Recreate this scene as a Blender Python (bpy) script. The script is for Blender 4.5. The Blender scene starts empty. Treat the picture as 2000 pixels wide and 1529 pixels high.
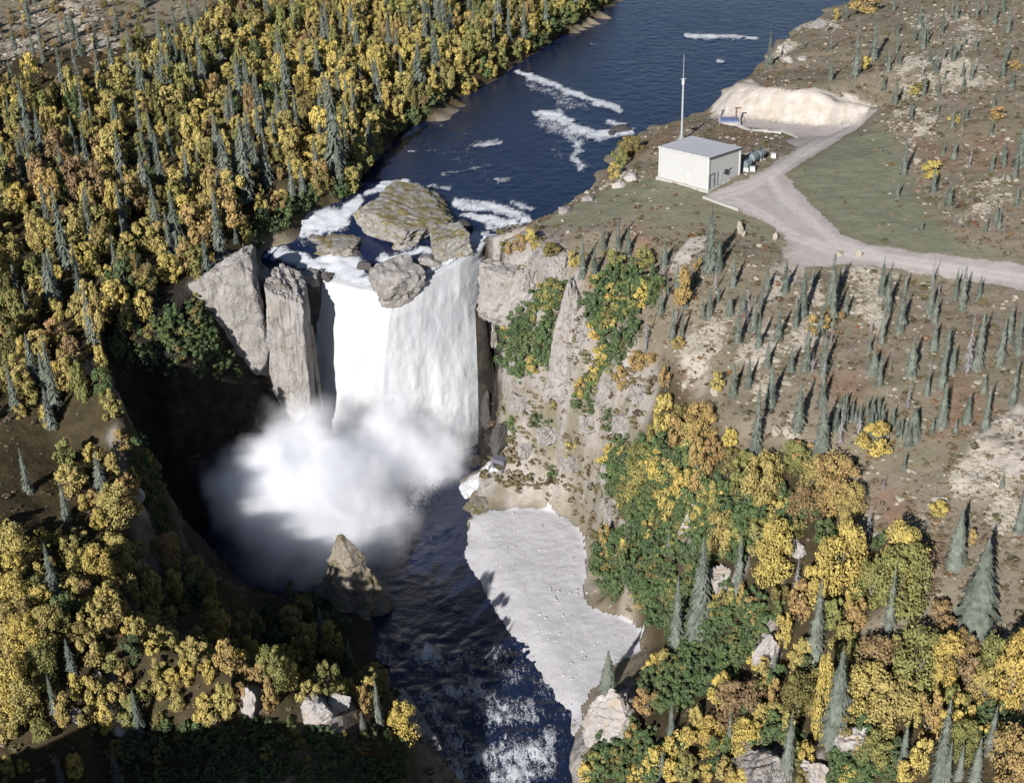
import bpy, math, random
import numpy as np
from mathutils import Matrix, Vector
from mathutils.geometry import delaunay_2d_cdt

random.seed(11)
RNG = np.random.default_rng(7)
SC = bpy.context.scene
COL = SC.collection
R = math.radians

# ------------------------------------------------------------------ camera
CAM = np.array((0.0, 0.0, 82.0))          # a helicopter's height above the lip
PITCH, ROLL, LENS = R(29.0), R(1.8), 50.0
FPX = LENS / 36.0 * 2000.0                # focal length in photo pixels
_F = np.array((0, math.cos(PITCH), -math.sin(PITCH)))
_R0 = np.array((1.0, 0, 0))
_U0 = np.array((0, math.sin(PITCH), math.cos(PITCH)))
_R = math.cos(ROLL) * _R0 - math.sin(ROLL) * _U0
_U = math.cos(ROLL) * _U0 + math.sin(ROLL) * _R0
cam_data = bpy.data.cameras.new('camera')
cam_data.lens = LENS
cam_data.sensor_width = 36.0
cam_data.clip_start = 1.0
cam_data.clip_end = 12000.0
cam = bpy.data.objects.new('camera', cam_data)
COL.objects.link(cam)
m = Matrix.Identity(4)
for i in range(3):
    m[i][0], m[i][1], m[i][2], m[i][3] = _R[i], _U[i], -_F[i], CAM[i]
cam.matrix_world = m
SC.camera = cam

# ------------------------------------------------------------------ light
SUN_ELEV, SUN_AZ = R(27.0), R(24.0)       # shadows run away from the camera and to the right
SUN_TRAVEL = np.array((math.sin(SUN_AZ) * math.cos(SUN_ELEV), math.cos(SUN_AZ) * math.cos(SUN_ELEV), -math.sin(SUN_ELEV)))
sun_data = bpy.data.lights.new('sun', 'SUN')
sun_data.energy = 5.0
sun_data.angle = R(0.5)
sun_data.color = (1.0, 0.975, 0.945)
sun = bpy.data.objects.new('sun', sun_data)
COL.objects.link(sun)
sun.rotation_mode = 'QUATERNION'
sun.rotation_quaternion = Vector(SUN_TRAVEL).to_track_quat('-Z', 'Y')
sun.location = (-60, -120, 160)

world = bpy.data.worlds.new('World')
SC.world = world
world.use_nodes = True
wn = world.node_tree
bg = wn.nodes['Background']
sky = wn.nodes.new('ShaderNodeTexSky')
sky.sky_type = 'NISHITA'
sky.sun_disc = False
sky.sun_elevation = SUN_ELEV
sky.sun_rotation = math.pi + SUN_AZ        # the sun stands behind the camera, to its left
sky.altitude = 300.0
sky.air_density = 1.0
sky.dust_density = 0.3
wn.links.new(sky.outputs[0], bg.inputs[0])
bg.inputs[1].default_value = 0.05

SC.view_settings.view_transform = 'Standard'
SC.view_settings.look = 'None'
SC.view_settings.gamma = 1.0
SC.view_settings.exposure = 0.6
SC.view_settings.use_curve_mapping = False
SC.render.engine = 'CYCLES'
cy = SC.cycles
cy.use_denoising = True
cy.max_bounces = 11
cy.diffuse_bounces = 2
cy.glossy_bounces = 2
cy.transmission_bounces = 4
cy.transparent_max_bounces = 12
cy.volume_bounces = 9
cy.volume_max_steps = 256
cy.use_adaptive_sampling = True

# ------------------------------------------------------------------ helpers: projection
def ray(px, py):
    return _F + _R * ((px - 1000.0) / FPX) - _U * ((py - 764.5) / FPX)

def at_z(px, py, z):
    d = ray(px, py)
    t = (z - CAM[2]) / d[2]
    p = CAM + d * t
    return (float(p[0]), float(p[1]), float(z))

def pix(P):
    q = np.asarray(P, float) - CAM
    w = q @ _F
    return 1000.0 + FPX * (q @ _R) / w, 764.5 - FPX * (q @ _U) / w

def px_per_m(P):
    return FPX / float((np.asarray(P, float) - CAM) @ _F)

# ------------------------------------------------------------------ helpers: noise
def _hash(ix, iy, iz, seed):
    h = (ix.astype(np.int64) * 374761393 + iy.astype(np.int64) * 668265263 + iz.astype(np.int64) * 2147483647 + seed * 144269504) & 0xffffffff
    h = ((h ^ (h >> 13)) * 1274126177) & 0xffffffff
    h = ((h ^ (h >> 16)) * 2246822519) & 0xffffffff
    return ((h ^ (h >> 15)) & 0xffffff) / float(0xffffff)

def vnoise(x, y, z=0.0, seed=0):
    x = np.asarray(x, float); y = np.asarray(y, float)
    z = np.zeros_like(x) + z
    x0, y0, z0 = np.floor(x), np.floor(y), np.floor(z)
    fx, fy, fz = x - x0, y - y0, z - z0
    fx = fx * fx * (3 - 2 * fx); fy = fy * fy * (3 - 2 * fy); fz = fz * fz * (3 - 2 * fz)
    out = 0.0
    for dz in (0, 1):
        wz = fz if dz else 1 - fz
        for dy in (0, 1):
            wy = fy if dy else 1 - fy
            for dx in (0, 1):
                wx = fx if dx else 1 - fx
                out = out + wx * wy * wz * _hash(x0 + dx, y0 + dy, z0 + dz, seed)
    return out * 2 - 1

def fbm(x, y, z=0.0, octaves=4, seed=0, gain=0.5):
    a, f, s, n = 1.0, 1.0, 0.0, 0.0
    for o in range(octaves):
        s = s + a * vnoise(np.asarray(x) * f + 17.3 * o, np.asarray(y) * f - 9.1 * o, np.asarray(z) * f + 4.7 * o, seed + o)
        n += a; a *= gain; f *= 2.03
    return s / n

def ridged(x, y, z=0.0, octaves=4, seed=0):
    a, f, s, n = 1.0, 1.0, 0.0, 0.0
    for o in range(octaves):
        s = s + a * (1 - 2 * np.abs(vnoise(np.asarray(x) * f + 7.7 * o, np.asarray(y) * f, np.asarray(z) * f - 3.1 * o, seed + o)))
        n += a; a *= 0.5; f *= 2.07
    return s / n

def smooth(e0, e1, x):
    t = np.clip((x - e0) / (e1 - e0), 0, 1)
    return t * t * (3 - 2 * t)

# ------------------------------------------------------------------ helpers: surfaces through points
def densify(pl, step):
    out = []
    for a, b in zip(pl[:-1], pl[1:]):
        n = max(1, int(math.dist(a[:2], b[:2]) / step))
        for k in range(n):
            t = k / n
            out.append(tuple(a[i] + (b[i] - a[i]) * t for i in range(3)))
    out.append(pl[-1])
    return out

def tin(lines, xs, ys, step=2.5):
    """Heights on the grid xs x ys of the triangulated surface through the 3D polylines."""
    pts, seen = [], set()
    for pl in lines:
        for p in (densify(pl, step) if len(pl) > 1 else pl):
            key = (round(p[0] / 0.4), round(p[1] / 0.4))
            if key in seen:
                continue
            seen.add(key); pts.append(p)
    v2 = [Vector((p[0], p[1])) for p in pts]
    vo, eo, fo, ov, oe, of = delaunay_2d_cdt(v2, [], [], 0, 1e-5)
    zz = [pts[o[0]][2] for o in ov]
    Z = np.full((len(ys), len(xs)), np.nan)
    for f in fo:
        (ax, ay), (bx, by), (cx, cy_) = vo[f[0]], vo[f[1]], vo[f[2]]
        az, bz, cz = zz[f[0]], zz[f[1]], zz[f[2]]
        i0 = np.searchsorted(xs, min(ax, bx, cx)); i1 = np.searchsorted(xs, max(ax, bx, cx), 'right')
        j0 = np.searchsorted(ys, min(ay, by, cy_)); j1 = np.searchsorted(ys, max(ay, by, cy_), 'right')
        if i0 >= i1 or j0 >= j1:
            continue
        gx = xs[i0:i1][None, :]; gy = ys[j0:j1][:, None]
        det = (by - cy_) * (ax - cx) + (cx - bx) * (ay - cy_)
        if abs(det) < 1e-12:
            continue
        l0 = ((by - cy_) * (gx - cx) + (cx - bx) * (gy - cy_)) / det
        l1 = ((cy_ - ay) * (gx - cx) + (ax - cx) * (gy - cy_)) / det
        l2 = 1 - l0 - l1
        ok = (l0 >= -1e-9) & (l1 >= -1e-9) & (l2 >= -1e-9)
        sub = Z[j0:j1, i0:i1]
        sub[ok] = (l0 * az + l1 * bz + l2 * cz)[ok]
    return Z

def blur(Z, n=1):
    for _ in range(n):
        P = np.pad(Z, 1, mode='edge')
        Z = (P[1:-1, 1:-1] * 4 + (P[:-2, 1:-1] + P[2:, 1:-1] + P[1:-1, :-2] + P[1:-1, 2:]) * 2
             + P[:-2, :-2] + P[:-2, 2:] + P[2:, :-2] + P[2:, 2:]) / 16
    return Z

class Grid:
    def __init__(self, xs, ys, Z):
        self.xs, self.ys, self.Z = xs, ys, Z
    def h(self, x, y):
        x = np.asarray(x, float); y = np.asarray(y, float)
        i = np.clip(np.searchsorted(self.xs, x) - 1, 0, len(self.xs) - 2)
        j = np.clip(np.searchsorted(self.ys, y) - 1, 0, len(self.ys) - 2)
        u = np.clip((x - self.xs[i]) / (self.xs[i + 1] - self.xs[i]), 0, 1)
        v = np.clip((y - self.ys[j]) / (self.ys[j + 1] - self.ys[j]), 0, 1)
        Z = self.Z
        return (Z[j, i] * (1 - u) + Z[j, i + 1] * u) * (1 - v) + (Z[j + 1, i] * (1 - u) + Z[j + 1, i + 1] * u) * v
    def hit(self, px, py):
        """Where the line of sight through a photo point first meets this surface."""
        d = ray(px, py)
        t = np.linspace(60, 620, 2600)
        P = CAM[None] + d[None] * t[:, None]
        below = P[:, 2] < self.h(P[:, 0], P[:, 1])
        k = int(np.argmax(below)) if below.any() else len(t) - 1
        a, b = t[max(k - 1, 0)], t[k]
        for _ in range(12):
            mid = 0.5 * (a + b)
            p = CAM + d * mid
            if p[2] < float(self.h(p[0], p[1])): b = mid
            else: a = mid
        p = CAM + d * b
        return (float(p[0]), float(p[1]), float(self.h(p[0], p[1])))

def in_poly(X, Y, poly):
    inside = np.zeros(np.shape(X), bool)
    n = len(poly)
    for k in range(n):
        x1, y1 = poly[k][:2]; x2, y2 = poly[(k + 1) % n][:2]
        c = ((y1 > Y) != (y2 > Y))
        with np.errstate(divide='ignore', invalid='ignore'):
            c &= X < (x2 - x1) * (Y - y1) / (y2 - y1 + 1e-30) + x1
        inside ^= c
    return inside

def stroke(mask, X, Y, pts, strength=1.0, soft=0.55):
    """Brush along ground points (x, y, rx, ry): raises mask towards strength inside the brush."""
    dense = []
    for a, b in zip(pts[:-1], pts[1:]) if len(pts) > 1 else [(pts[0], pts[0])]:
        n = max(1, int(math.hypot((b[0] - a[0]) / max(.3, min(a[2], b[2])), (b[1] - a[1]) / max(.3, min(a[3], b[3]))) / 0.5))
        for k in range(n + 1):
            t = k / n
            dense.append([a[i] + (b[i] - a[i]) * t for i in range(4)])
    for x, y, rx, ry in dense:
        sel = (np.abs(X - x) < rx) & (np.abs(Y - y) < ry)
        if not sel.any():
            continue
        d = np.sqrt(((X[sel] - x) / rx) ** 2 + ((Y[sel] - y) / ry) ** 2)
        v = strength * (1 - smooth(1 - soft, 1.0, d))
        mask[sel] = np.maximum(mask[sel], v)

def ground_brush(G, pts):
    """Photo points with a pixel radius, laid down as brush points on a surface."""
    out = []
    for px, py, r in pts:
        p = G.hit(px, py)
        k = px_per_m(p)
        dep = math.atan2(CAM[2] - p[2], p[1])
        out.append((p[0], p[1], r / k, r / k / math.sin(dep)))
    return out

# ------------------------------------------------------------------ helpers: meshes, materials, things
def link(o, parent=None):
    COL.objects.link(o)
    if parent is not None:
        o.parent = parent
    return o

def mesh_from(name, V, F, mat=None, smooth_shade=False):
    me = bpy.data.meshes.new(name)
    V = np.asarray(V, np.float32)
    me.vertices.add(len(V)); me.vertices.foreach_set('co', V.ravel())
    if isinstance(F, np.ndarray):
        n, k = F.shape
        me.loops.add(n * k); me.loops.foreach_set('vertex_index', F.astype(np.int32).ravel())
        me.polygons.add(n); me.polygons.foreach_set('loop_start', np.arange(0, n * k, k, dtype=np.int32))
    else:
        lens = np.array([len(f) for f in F], np.int32)
        me.loops.add(int(lens.sum())); me.loops.foreach_set('vertex_index', np.concatenate([np.asarray(f, np.int32) for f in F]))
        me.polygons.add(len(F)); me.polygons.foreach_set('loop_start', np.concatenate(([0], np.cumsum(lens)[:-1])).astype(np.int32))
    me.update(calc_edges=True)
    me.validate()
    me.polygons.foreach_set('use_smooth', np.full(len(me.polygons), bool(smooth_shade)))
    if mat is not None:
        me.materials.append(mat)
    return me

def obj(name, me, parent=None, loc=None):
    o = bpy.data.objects.new(name, me)
    if loc is not None:
        o.location = loc
    return link(o, parent)

def tag(o, label=None, cat=None, group=None, kind=None):
    if label: o['label'] = label
    if cat: o['category'] = cat
    if group: o['group'] = group
    if kind: o['kind'] = kind
    return o

def root(name, loc, label, cat, group=None, rotz=0.0):
    o = bpy.data.objects.new(name, None)
    o.empty_display_size = 0.5
    o.location = loc; o.rotation_euler = (0, 0, rotz)
    link(o)
    return tag(o, label, cat, group)

def set_attr(me, name, values):
    a = me.attributes.new(name, 'FLOAT', 'POINT')
    a.data.foreach_set('value', np.asarray(values, np.float32).ravel())

class MB:
    """Collects simple solids into one mesh."""
    def __init__(self): self.v, self.f = [], []
    def add(self, V, F):
        n = len(self.v); self.v += [tuple(map(float, p)) for p in V]; self.f += [tuple(i + n for i in q) for q in F]
    def box(self, c, s, rz=0.0):
        cx, cy_, cz = c; hx, hy, hz = s[0] / 2, s[1] / 2, s[2] / 2
        ca, sa = math.cos(rz), math.sin(rz)
        V = []
        for dz in (-hz, hz):
            for dx, dy in ((-hx, -hy), (hx, -hy), (hx, hy), (-hx, hy)):
                V.append((cx + dx * ca - dy * sa, cy_ + dx * sa + dy * ca, cz + dz))
        self.add(V, [(3, 2, 1, 0), (4, 5, 6, 7), (0, 1, 5, 4), (1, 2, 6, 5), (2, 3, 7, 6), (3, 0, 4, 7)])
    def hexa(self, bottom, top):
        self.add(list(bottom) + list(top), [(3, 2, 1, 0), (4, 5, 6, 7), (0, 1, 5, 4), (1, 2, 6, 5), (2, 3, 7, 6), (3, 0, 4, 7)])
    def tube(self, a, b, ra, rb=None, n=8, caps=True):
        rb = ra if rb is None else rb
        a = np.array(a, float); b = np.array(b, float)
        d = b - a; d /= np.linalg.norm(d)
        u = np.cross(d, (0, 0, 1.0)) if abs(d[2]) < 0.9 else np.cross(d, (1.0, 0, 0))
        u /= np.linalg.norm(u); w = np.cross(d, u)
        V = [p + r * (math.cos(2 * math.pi * k / n) * u + math.sin(2 * math.pi * k / n) * w) for p, r in ((a, ra), (b, rb)) for k in range(n)]
        F = [(k, (k + 1) % n, n + (k + 1) % n, n + k) for k in range(n)]
        if caps: F += [tuple(range(n - 1, -1, -1)), tuple(range(n, 2 * n))]
        self.add(V, F)
    def mesh(self, name, mat, smooth_shade=False):
        return mesh_from(name, self.v, self.f, mat, smooth_shade)
    def build(self, name, mat, parent=None, smooth_shade=False):
        return obj(name, self.mesh(name, mat, smooth_shade), parent)

class NT:
    """Small wrapper for building a material's nodes."""
    def __init__(self, name):
        self.mat = bpy.data.materials.new(name); self.mat.use_nodes = True
        self.t = self.mat.node_tree; self.b = self.t.nodes['Principled BSDF']; self.out = self.t.nodes['Material Output']
        self.b.inputs['Specular IOR Level'].default_value = 0.2
    def n(self, kind, **kw):
        x = self.t.nodes.new(kind)
        for k, v in kw.items(): setattr(x, k, v)
        return x
    def l(self, a, b): self.t.links.new(a, b)
    def attr(self, name):
        return self.n('ShaderNodeAttribute', attribute_name=name).outputs['Fac']
    def pos(self):
        return self.n('ShaderNodeNewGeometry').outputs['Position']
    def objpos(self):
        return self.n('ShaderNodeTexCoord').outputs['Object']
    def noise(self, vec, scale, detail=4, rough=0.55, stretch=None, dist=0.0):
        if stretch is not None:
            mp = self.n('ShaderNodeMapping'); mp.inputs['Scale'].default_value = stretch
            self.l(vec, mp.inputs['Vector']); vec = mp.outputs[0]
        x = self.n('ShaderNodeTexNoise'); x.inputs['Scale'].default_value = scale; x.inputs['Detail'].default_value = detail
        x.inputs['Roughness'].default_value = rough; x.inputs['Distortion'].default_value = dist
        self.l(vec, x.inputs['Vector']); return x.outputs['Fac']
    def voro(self, vec, scale, feature='F1', out='Distance', rand=1.0):
        x = self.n('ShaderNodeTexVoronoi', feature=feature); x.inputs['Scale'].default_value = scale
        x.inputs['Randomness'].default_value = rand
        self.l(vec, x.inputs['Vector']); return x.outputs[out]
    def ramp(self, fac, stops, interp='LINEAR'):
        x = self.n('ShaderNodeValToRGB'); cr = x.color_ramp; cr.interpolation = interp
        while len(cr.elements) < len(stops): cr.elements.new(0.5)
        for e, (p, c) in zip(cr.elements, stops):
            e.position = p; e.color = (c, c, c, 1) if isinstance(c, (int, float)) else (*c, 1)
        self.l(fac, x.inputs[0]); return x.outputs[0]
    def mix(self, fac, a, b):
        x = self.n('ShaderNodeMix', data_type='RGBA')
        for s, v in ((x.inputs[0], fac), (x.inputs[6], a), (x.inputs[7], b)):
            if isinstance(v, (int, float)): s.default_value = v
            elif isinstance(v, tuple): s.default_value = (*v, 1)
            else: self.l(v, s)
        return x.outputs[2]
    def math(self, op, a, b=0.5, c=None, clamp=False):
        x = self.n('ShaderNodeMath', operation=op, use_clamp=clamp)
        for s, v in zip(x.inputs, (a, b, c)):
            if v is None: continue
            if isinstance(v, (int, float)): s.default_value = v
            else: self.l(v, s)
        return x.outputs[0]
    def bump(self, height, dist=0.1, strength=1.0):
        x = self.n('ShaderNodeBump'); x.inputs['Distance'].default_value = dist; x.inputs['Strength'].default_value = strength
        self.l(height, x.inputs['Height']); self.l(x.outputs[0], self.b.inputs['Normal'])
    def color(self, c):
        if isinstance(c, tuple): self.b.inputs['Base Color'].default_value = (*c, 1)
        else: self.l(c, self.b.inputs['Base Color'])
    def rough(self, r):
        if isinstance(r, (int, float)): self.b.inputs['Roughness'].default_value = r
        else: self.l(r, self.b.inputs['Roughness'])

def plain(name, c, rough=0.6, spec=0.3, metal=0.0, var=0.12, scale=2.0):
    k = NT(name)
    nz = k.noise(k.objpos(), scale, 5)
    k.color(k.mix(k.ramp(nz, [(0.3, 0.0), (0.7, 1.0)]), tuple(x * (1 - var) for x in c), tuple(min(1, x * (1 + var)) for x in c)))
    k.rough(rough); k.b.inputs['Specular IOR Level'].default_value = spec; k.b.inputs['Metallic'].default_value = metal
    return k.mat
# ------------------------------------------------------------------ terrain
def P(*pts): return [at_z(*p) for p in pts]
def W(*pts): return [tuple(map(float, p)) for p in pts]

LEFT_SHORE = [(1195, 5, 1.5), (1100, 62, 1.3), (1010, 120, 1), (960, 154, .8), (880, 194, .6), (830, 214, .5), (770, 266, .3), (705, 348, .1),
              (690, 390, 0), (600, 412, -.3), (550, 430, -.9), (505, 470, -1.6), (505, 512, -2.5), (540, 545, -3.4), (620, 548, -3.8)]
RIGHT_SHORE = [(1660, 5, 1.5), (1560, 55, 1.4), (1500, 114, 1.2), (1460, 147, 1), (1415, 192, .9), (1392, 218, .8), (1330, 236, .7), (1280, 246, .6),
               (1245, 268, .5), (1210, 300, .4), (1195, 335, .3), (1150, 370, .2), (1085, 415, 0), (1042, 432, -.2), (1000, 447, -.4), (962, 458, -.6), (950, 472, -.6)]
LIP = [(540, 552, -3.7), (640, 548, -4.0), (700, 562, -3.8), (765, 575, -3.3), (830, 548, -2.3), (900, 508, -1.3), (950, 472, -.7)]
BAR_SHORE = [(905, 1050), (893, 1092), (925, 1142), (960, 1212), (1000, 1272), (1060, 1352), (1105, 1412), (1118, 1450), (1112, 1500), (1120, 1535)]

lines = []
lines.append(P(*LEFT_SHORE)); lines.append(P(*RIGHT_SHORE))
lines.append(P(*[(x, y, z - 1.6) for x, y, z in LIP]))
# river bed
lines.append(P((1420, 5, -1.2), (1250, 110, -1.4), (1050, 220, -1.6), (930, 320, -1.8), (820, 400, -2.0), (700, 470, -2.8), (600, 490, -3.4)))
lines.append(P((1530, 25, -.8), (1330, 160, -1), (1120, 280, -1.3), (1000, 380, -1.6), (920, 450, -2)))
lines.append(P((1310, 30, -.8), (1150, 110, -1), (980, 210, -1.2), (850, 300, -1.4), (740, 385, -1.6), (600, 440, -1.8)))
# left bank top and the forest plateau
lines.append(P((1150, 0, 5), (1050, 60, 4.5), (960, 112, 4), (860, 170, 3.6), (780, 215, 3.4), (700, 285, 3), (640, 355, 2.6), (560, 400, 2), (480, 450, 1.6)))
lines.append(P((0, -20, 14), (400, -20, 12), (800, -20, 9), (1050, -20, 6)))
lines.append(P((0, 200, 11), (300, 200, 8.5), (600, 190, 6), (800, 120, 5)))
lines.append(P((0, 400, 7.5), (200, 390, 6), (400, 340, 4.6), (560, 310, 4)))
lines.append(P((0, 580, 4), (150, 550, 3), (300, 510, 2.3), (420, 480, 1.8)))
lines.append(P((0, 720, 1), (120, 720, .5), (190, 690, 0)))
# rim and wall on the left of the falls
lines.append(P((190, 640, 1), (300, 590, 1.5), (390, 545, 1.6), (440, 500, 1.6), (490, 520, 1), (515, 552, -.5), (560, 562, -1), (610, 560, -2.2)))
lines.append(P((220, 690, -4), (330, 690, -4), (400, 690, -6), (450, 720, -10), (520, 745, -15), (600, 790, -21)))
lines.append(W((-48.5, 155.5, -22), (-48.5, 161, -26), (-44, 166, -30.5), (-37, 171, -30.5), (-31, 178, -30.5)))
# lower edge behind the falls
lines.append(W((-28, 185.5, -31), (-18, 188, -31), (-10, 190, -31)))
# near rim of the bay and the first spur with its pinnacle
SPUR1 = P((208, 730, 1.5), (232, 800, 0), (260, 850, -4), (290, 900, -9), (318, 965, -13.5), (312, 1040, -16), (375, 1110, -19), (420, 1160, -22), (520, 1176, -24.5), (590, 1156, -26), (650, 1170, -28))
lines.append(SPUR1)
lines.append(W((-43.5, 157, -29.5), (-38, 153.5, -31), (-31, 150.5, -31), (-24, 150, -31), (-19, 151, -31), (-16, 146, -31), (-15, 140, -31)))
lines.append(P((0, 850, -1.5), (100, 870, -3), (220, 880, -4.5)))
lines.append(P((0, 1000, -3), (120, 1000, -5), (240, 990, -6)))
lines.append(P((0, 1130, -5), (120, 1130, -6), (220, 1150, -7.5)))
# first ravine
lines.append(W((-44, 127, -10), (-38, 123, -16), (-32, 121, -22), (-26, 123, -26), (-20, 129, -29), (-14, 137, -31)))
# second spur
SPUR2 = P((110, 1230, -5), (250, 1240, -5.5), (380, 1280, -6.5), (470, 1330, -8), (560, 1366, -10), (650, 1374, -12.5), (740, 1356, -16), (800, 1405, -21), (825, 1475, -27))
lines.append(SPUR2)
lines.append(P((0, 1400, -8), (120, 1400, -9), (230, 1400, -11)))
# second ravine, out of sight below the spur, and the near ridge
lines.append(W((-70, 84, -9), (-60, 86, -12), (-45, 89, -16), (-35, 91, -19), (-25, 94, -24), (-15, 99, -29), (-9.5, 101, -31)))
lines.append(W((-140, 62, 9), (-100, 63, 10), (-82, 62, 8), (-74, 64, 12.5), (-64, 62, 10), (-58, 64, 13), (-50, 63, 11), (-44, 65, 12.5), (-37, 64, 9.5), (-33, 66, 7), (-28, 66, 0), (-22, 67, -8), (-16, 69, -18), (-12, 70, -26), (-9, 72, -31)))
lines.append(W((-140, 40, 5), (-60, 40, 5), (-25, 40, 0), (-10, 45, -31), (8, 45, -31), (25, 45, -12), (60, 45, -6), (140, 45, -2)))
# lower river: left edge, bed, right edge
lines.append(P((745, 1192, -31), (790, 1262, -31), (812, 1330, -31), (830, 1430, -31), (840, 1529, -31)))
lines.append(W((-26, 165, -33), (-18, 158, -33), (-8, 148, -33), (-4, 135, -33), (-2, 120, -33), (-1, 100, -33), (0, 70, -33)))
lines.append(P(*[(x, y, -30.3) for x, y in BAR_SHORE]))
lines.append(W((7, 100, -30.3), (8, 70, -30.3)))
# gravel bar interior and its back edge
lines.append(P((960, 1060, -29.3), (1010, 1150, -29.2), (1080, 1270, -29.2), (1120, 1360, -29.4)))
lines.append(P((925, 1012, -29.6), (960, 992, -29.4), (1080, 980, -29), (1125, 1005, -28.9), (1148, 1045, -28.9), (1152, 1100, -28.9), (1142, 1150, -28.9), (1162, 1186, -28.9),
               (1215, 1198, -28.8), (1260, 1222, -28.8), (1266, 1252, -28.9), (1205, 1296, -29), (1168, 1345, -29.2), (1140, 1390, -29.4), (1128, 1430, -29.6), (1130, 1480, -29.6), (1140, 1535, -29.6)))
# right foot of the falls, outlet cove and spit
lines.append(W((-3.4, 190.6, -31), (-2.8, 186, -31)))
lines.append(P((952, 862, -28.4), (905, 905, -29.6), (890, 930, -30.2), (900, 962, -30.4), (868, 1002, -30.4)))
lines.append(P((975, 905, -26.5), (985, 935, -27.5), (950, 975, -29.3), (895, 1000, -30.1)))
# right wall by the falls
lines.append(P((950, 497, 1.5), (975, 478, 2.2), (1040, 475, 3), (1100, 470, 4.2)))
lines.append(P((935, 540, -2.5), (940, 600, -6.5), (985, 612, -7)))
lines.append(P((954, 650, -12), (962, 740, -19.5), (972, 835, -27)))
lines.append(P((1000, 560, -1), (1060, 520, 2), (1110, 500, 3.6)))
lines.append(P((985, 640, -9), (1060, 650, -6.5), (1110, 640, -4), (1150, 600, -.5)))
lines.append(P((975, 720, -15), (1060, 740, -12.5), (1130, 740, -9), (1210, 720, -4.5)))
lines.append(P((985, 800, -20.5), (1080, 810, -16.5), (1180, 800, -11), (1260, 780, -5.5)))
lines.append(P((1000, 870, -24.5), (1090, 880, -21.5), (1180, 870, -15.5), (1270, 860, -8.5)))
lines.append(P((1030, 950, -27), (1110, 950, -25.5), (1190, 950, -19), (1260, 950, -13.5)))
lines.append(P((1170, 1050, -25.5), (1230, 1060, -19.5), (1320, 1080, -14.5)))
lines.append(P((1190, 1140, -27.9), (1262, 1165, -27), (1300, 1180, -25), (1345, 1195, -21.5)))
lines.append(P((1310, 1255, -24), (1380, 1290, -19)))
lines.append(P((1195, 1360, -26.5), (1260, 1400, -24), (1340, 1400, -20.5)))
lines.append(P((1180, 1480, -27.5), (1260, 1490, -25), (1360, 1510, -21.5)))
# terrace with the building, quarry and road
lines.append(P((1050, 440, 2.4), (1100, 412, 3.2), (1160, 382, 4), (1210, 352, 4.8), (1235, 320, 4.6), (1270, 290, 4.6), (1300, 262, 4.6), (1340, 246, 4.4), (1385, 238, 3.8)))
lines.append(P((1150, 455, 5.2), (1220, 430, 6), (1283, 352, 6.9), (1381, 376, 7), (1450, 348, 7), (1500, 322, 6.8)))
lines.append(P((1290, 330, 7), (1330, 310, 7), (1420, 305, 7), (1475, 312, 6.9)))
lines.append(P((1300, 285, 5.8), (1380, 268, 5.8), (1460, 270, 5.6), (1540, 278, 5)))
lines.append(P((1390, 234, 2.6), (1440, 246, 3), (1500, 252, 3.1), (1570, 268, 3.6), (1610, 268, 4)))
lines.append(P((1402, 226, 2.2), (1450, 232, 2.8), (1520, 238, 3), (1600, 246, 3.2), (1655, 240, 3.6), (1695, 222, 4.2)))
lines.append(P((1412, 180, 4.5), (1440, 163, 6.5), (1480, 168, 7.6), (1540, 176, 8.2), (1610, 178, 8.6), (1670, 192, 8.4), (1708, 208, 7.6)))
lines.append(P((1555, 292, 6), (1620, 268, 5.2), (1670, 245, 5.2), (1715, 216, 6.4)))
lines.append(P((1400, 402, 7), (1470, 420, 7), (1535, 460, 7), (1530, 505, 6.8)))
lines.append(P((1500, 350, 7), (1560, 400, 7.1), (1640, 470, 7.2), (1760, 508, 7.5), (1990, 545, 8)))
lines.append(P((1600, 330, 7.4), (1660, 420, 7.5), (1760, 470, 7.7), (1990, 505, 8.4)))
lines.append(P((1720, 260, 8), (1800, 360, 8.2), (1860, 460, 8.2)))
lines.append(P((1500, 140, 3.6), (1560, 105, 5), (1620, 60, 5), (1690, 20, 5), (1740, -20, 5)))
lines.append(P((1530, 85, 3.2), (1600, 50, 3.6), (1665, 22, 3.8)))
lines.append(P((1750, 130, 9), (1850, 5, 10), (1990, 5, 13), (1990, 200, 12), (1880, 160, 10.5)))
lines.append(P((1850, 280, 9.5), (1990, 300, 11), (1990, 420, 9.8)))
# hillside below the road
lines.append(P((1300, 480, 5.6), (1400, 510, 6.2), (1530, 522, 6.6), (1640, 530, 6.8), (1780, 545, 7), (1900, 560, 7.4), (1990, 580, 7.8)))
lines.append(P((1180, 545, 2.5), (1250, 570, 3), (1310, 570, 4.2), (1420, 600, 4.8), (1600, 620, 5.4), (1800, 640, 6), (1990, 660, 7)))
lines.append(P((1240, 650, 0), (1340, 690, 1.2), (1450, 700, 3), (1600, 720, 4), (1800, 760, 4.6), (1990, 780, 6)))
lines.append(P((1290, 720, -1.5), (1330, 780, -1.8), (1450, 820, 1), (1600, 850, 1.6), (1750, 860, 2.4), (1880, 850, 4), (1990, 880, 5.2)))
lines.append(P((1300, 880, -6.5), (1390, 890, -3.6), (1500, 930, -2.6), (1650, 950, -1), (1750, 970, .2), (1880, 980, 1.6), (1990, 1000, 2.6)))
lines.append(P((1330, 980, -9.5), (1450, 1030, -6.5), (1560, 1060, -4.5), (1680, 1080, -2.4), (1800, 1120, -1.2), (1990, 1150, .4)))
lines.append(P((1450, 1150, -10.5), (1560, 1180, -7.5), (1700, 1220, -5), (1850, 1240, -3.4), (1990, 1290, -2)))
lines.append(P((1450, 1280, -14.5), (1580, 1310, -10.5), (1720, 1330, -7.5), (1990, 1410, -4.5)))
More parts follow.
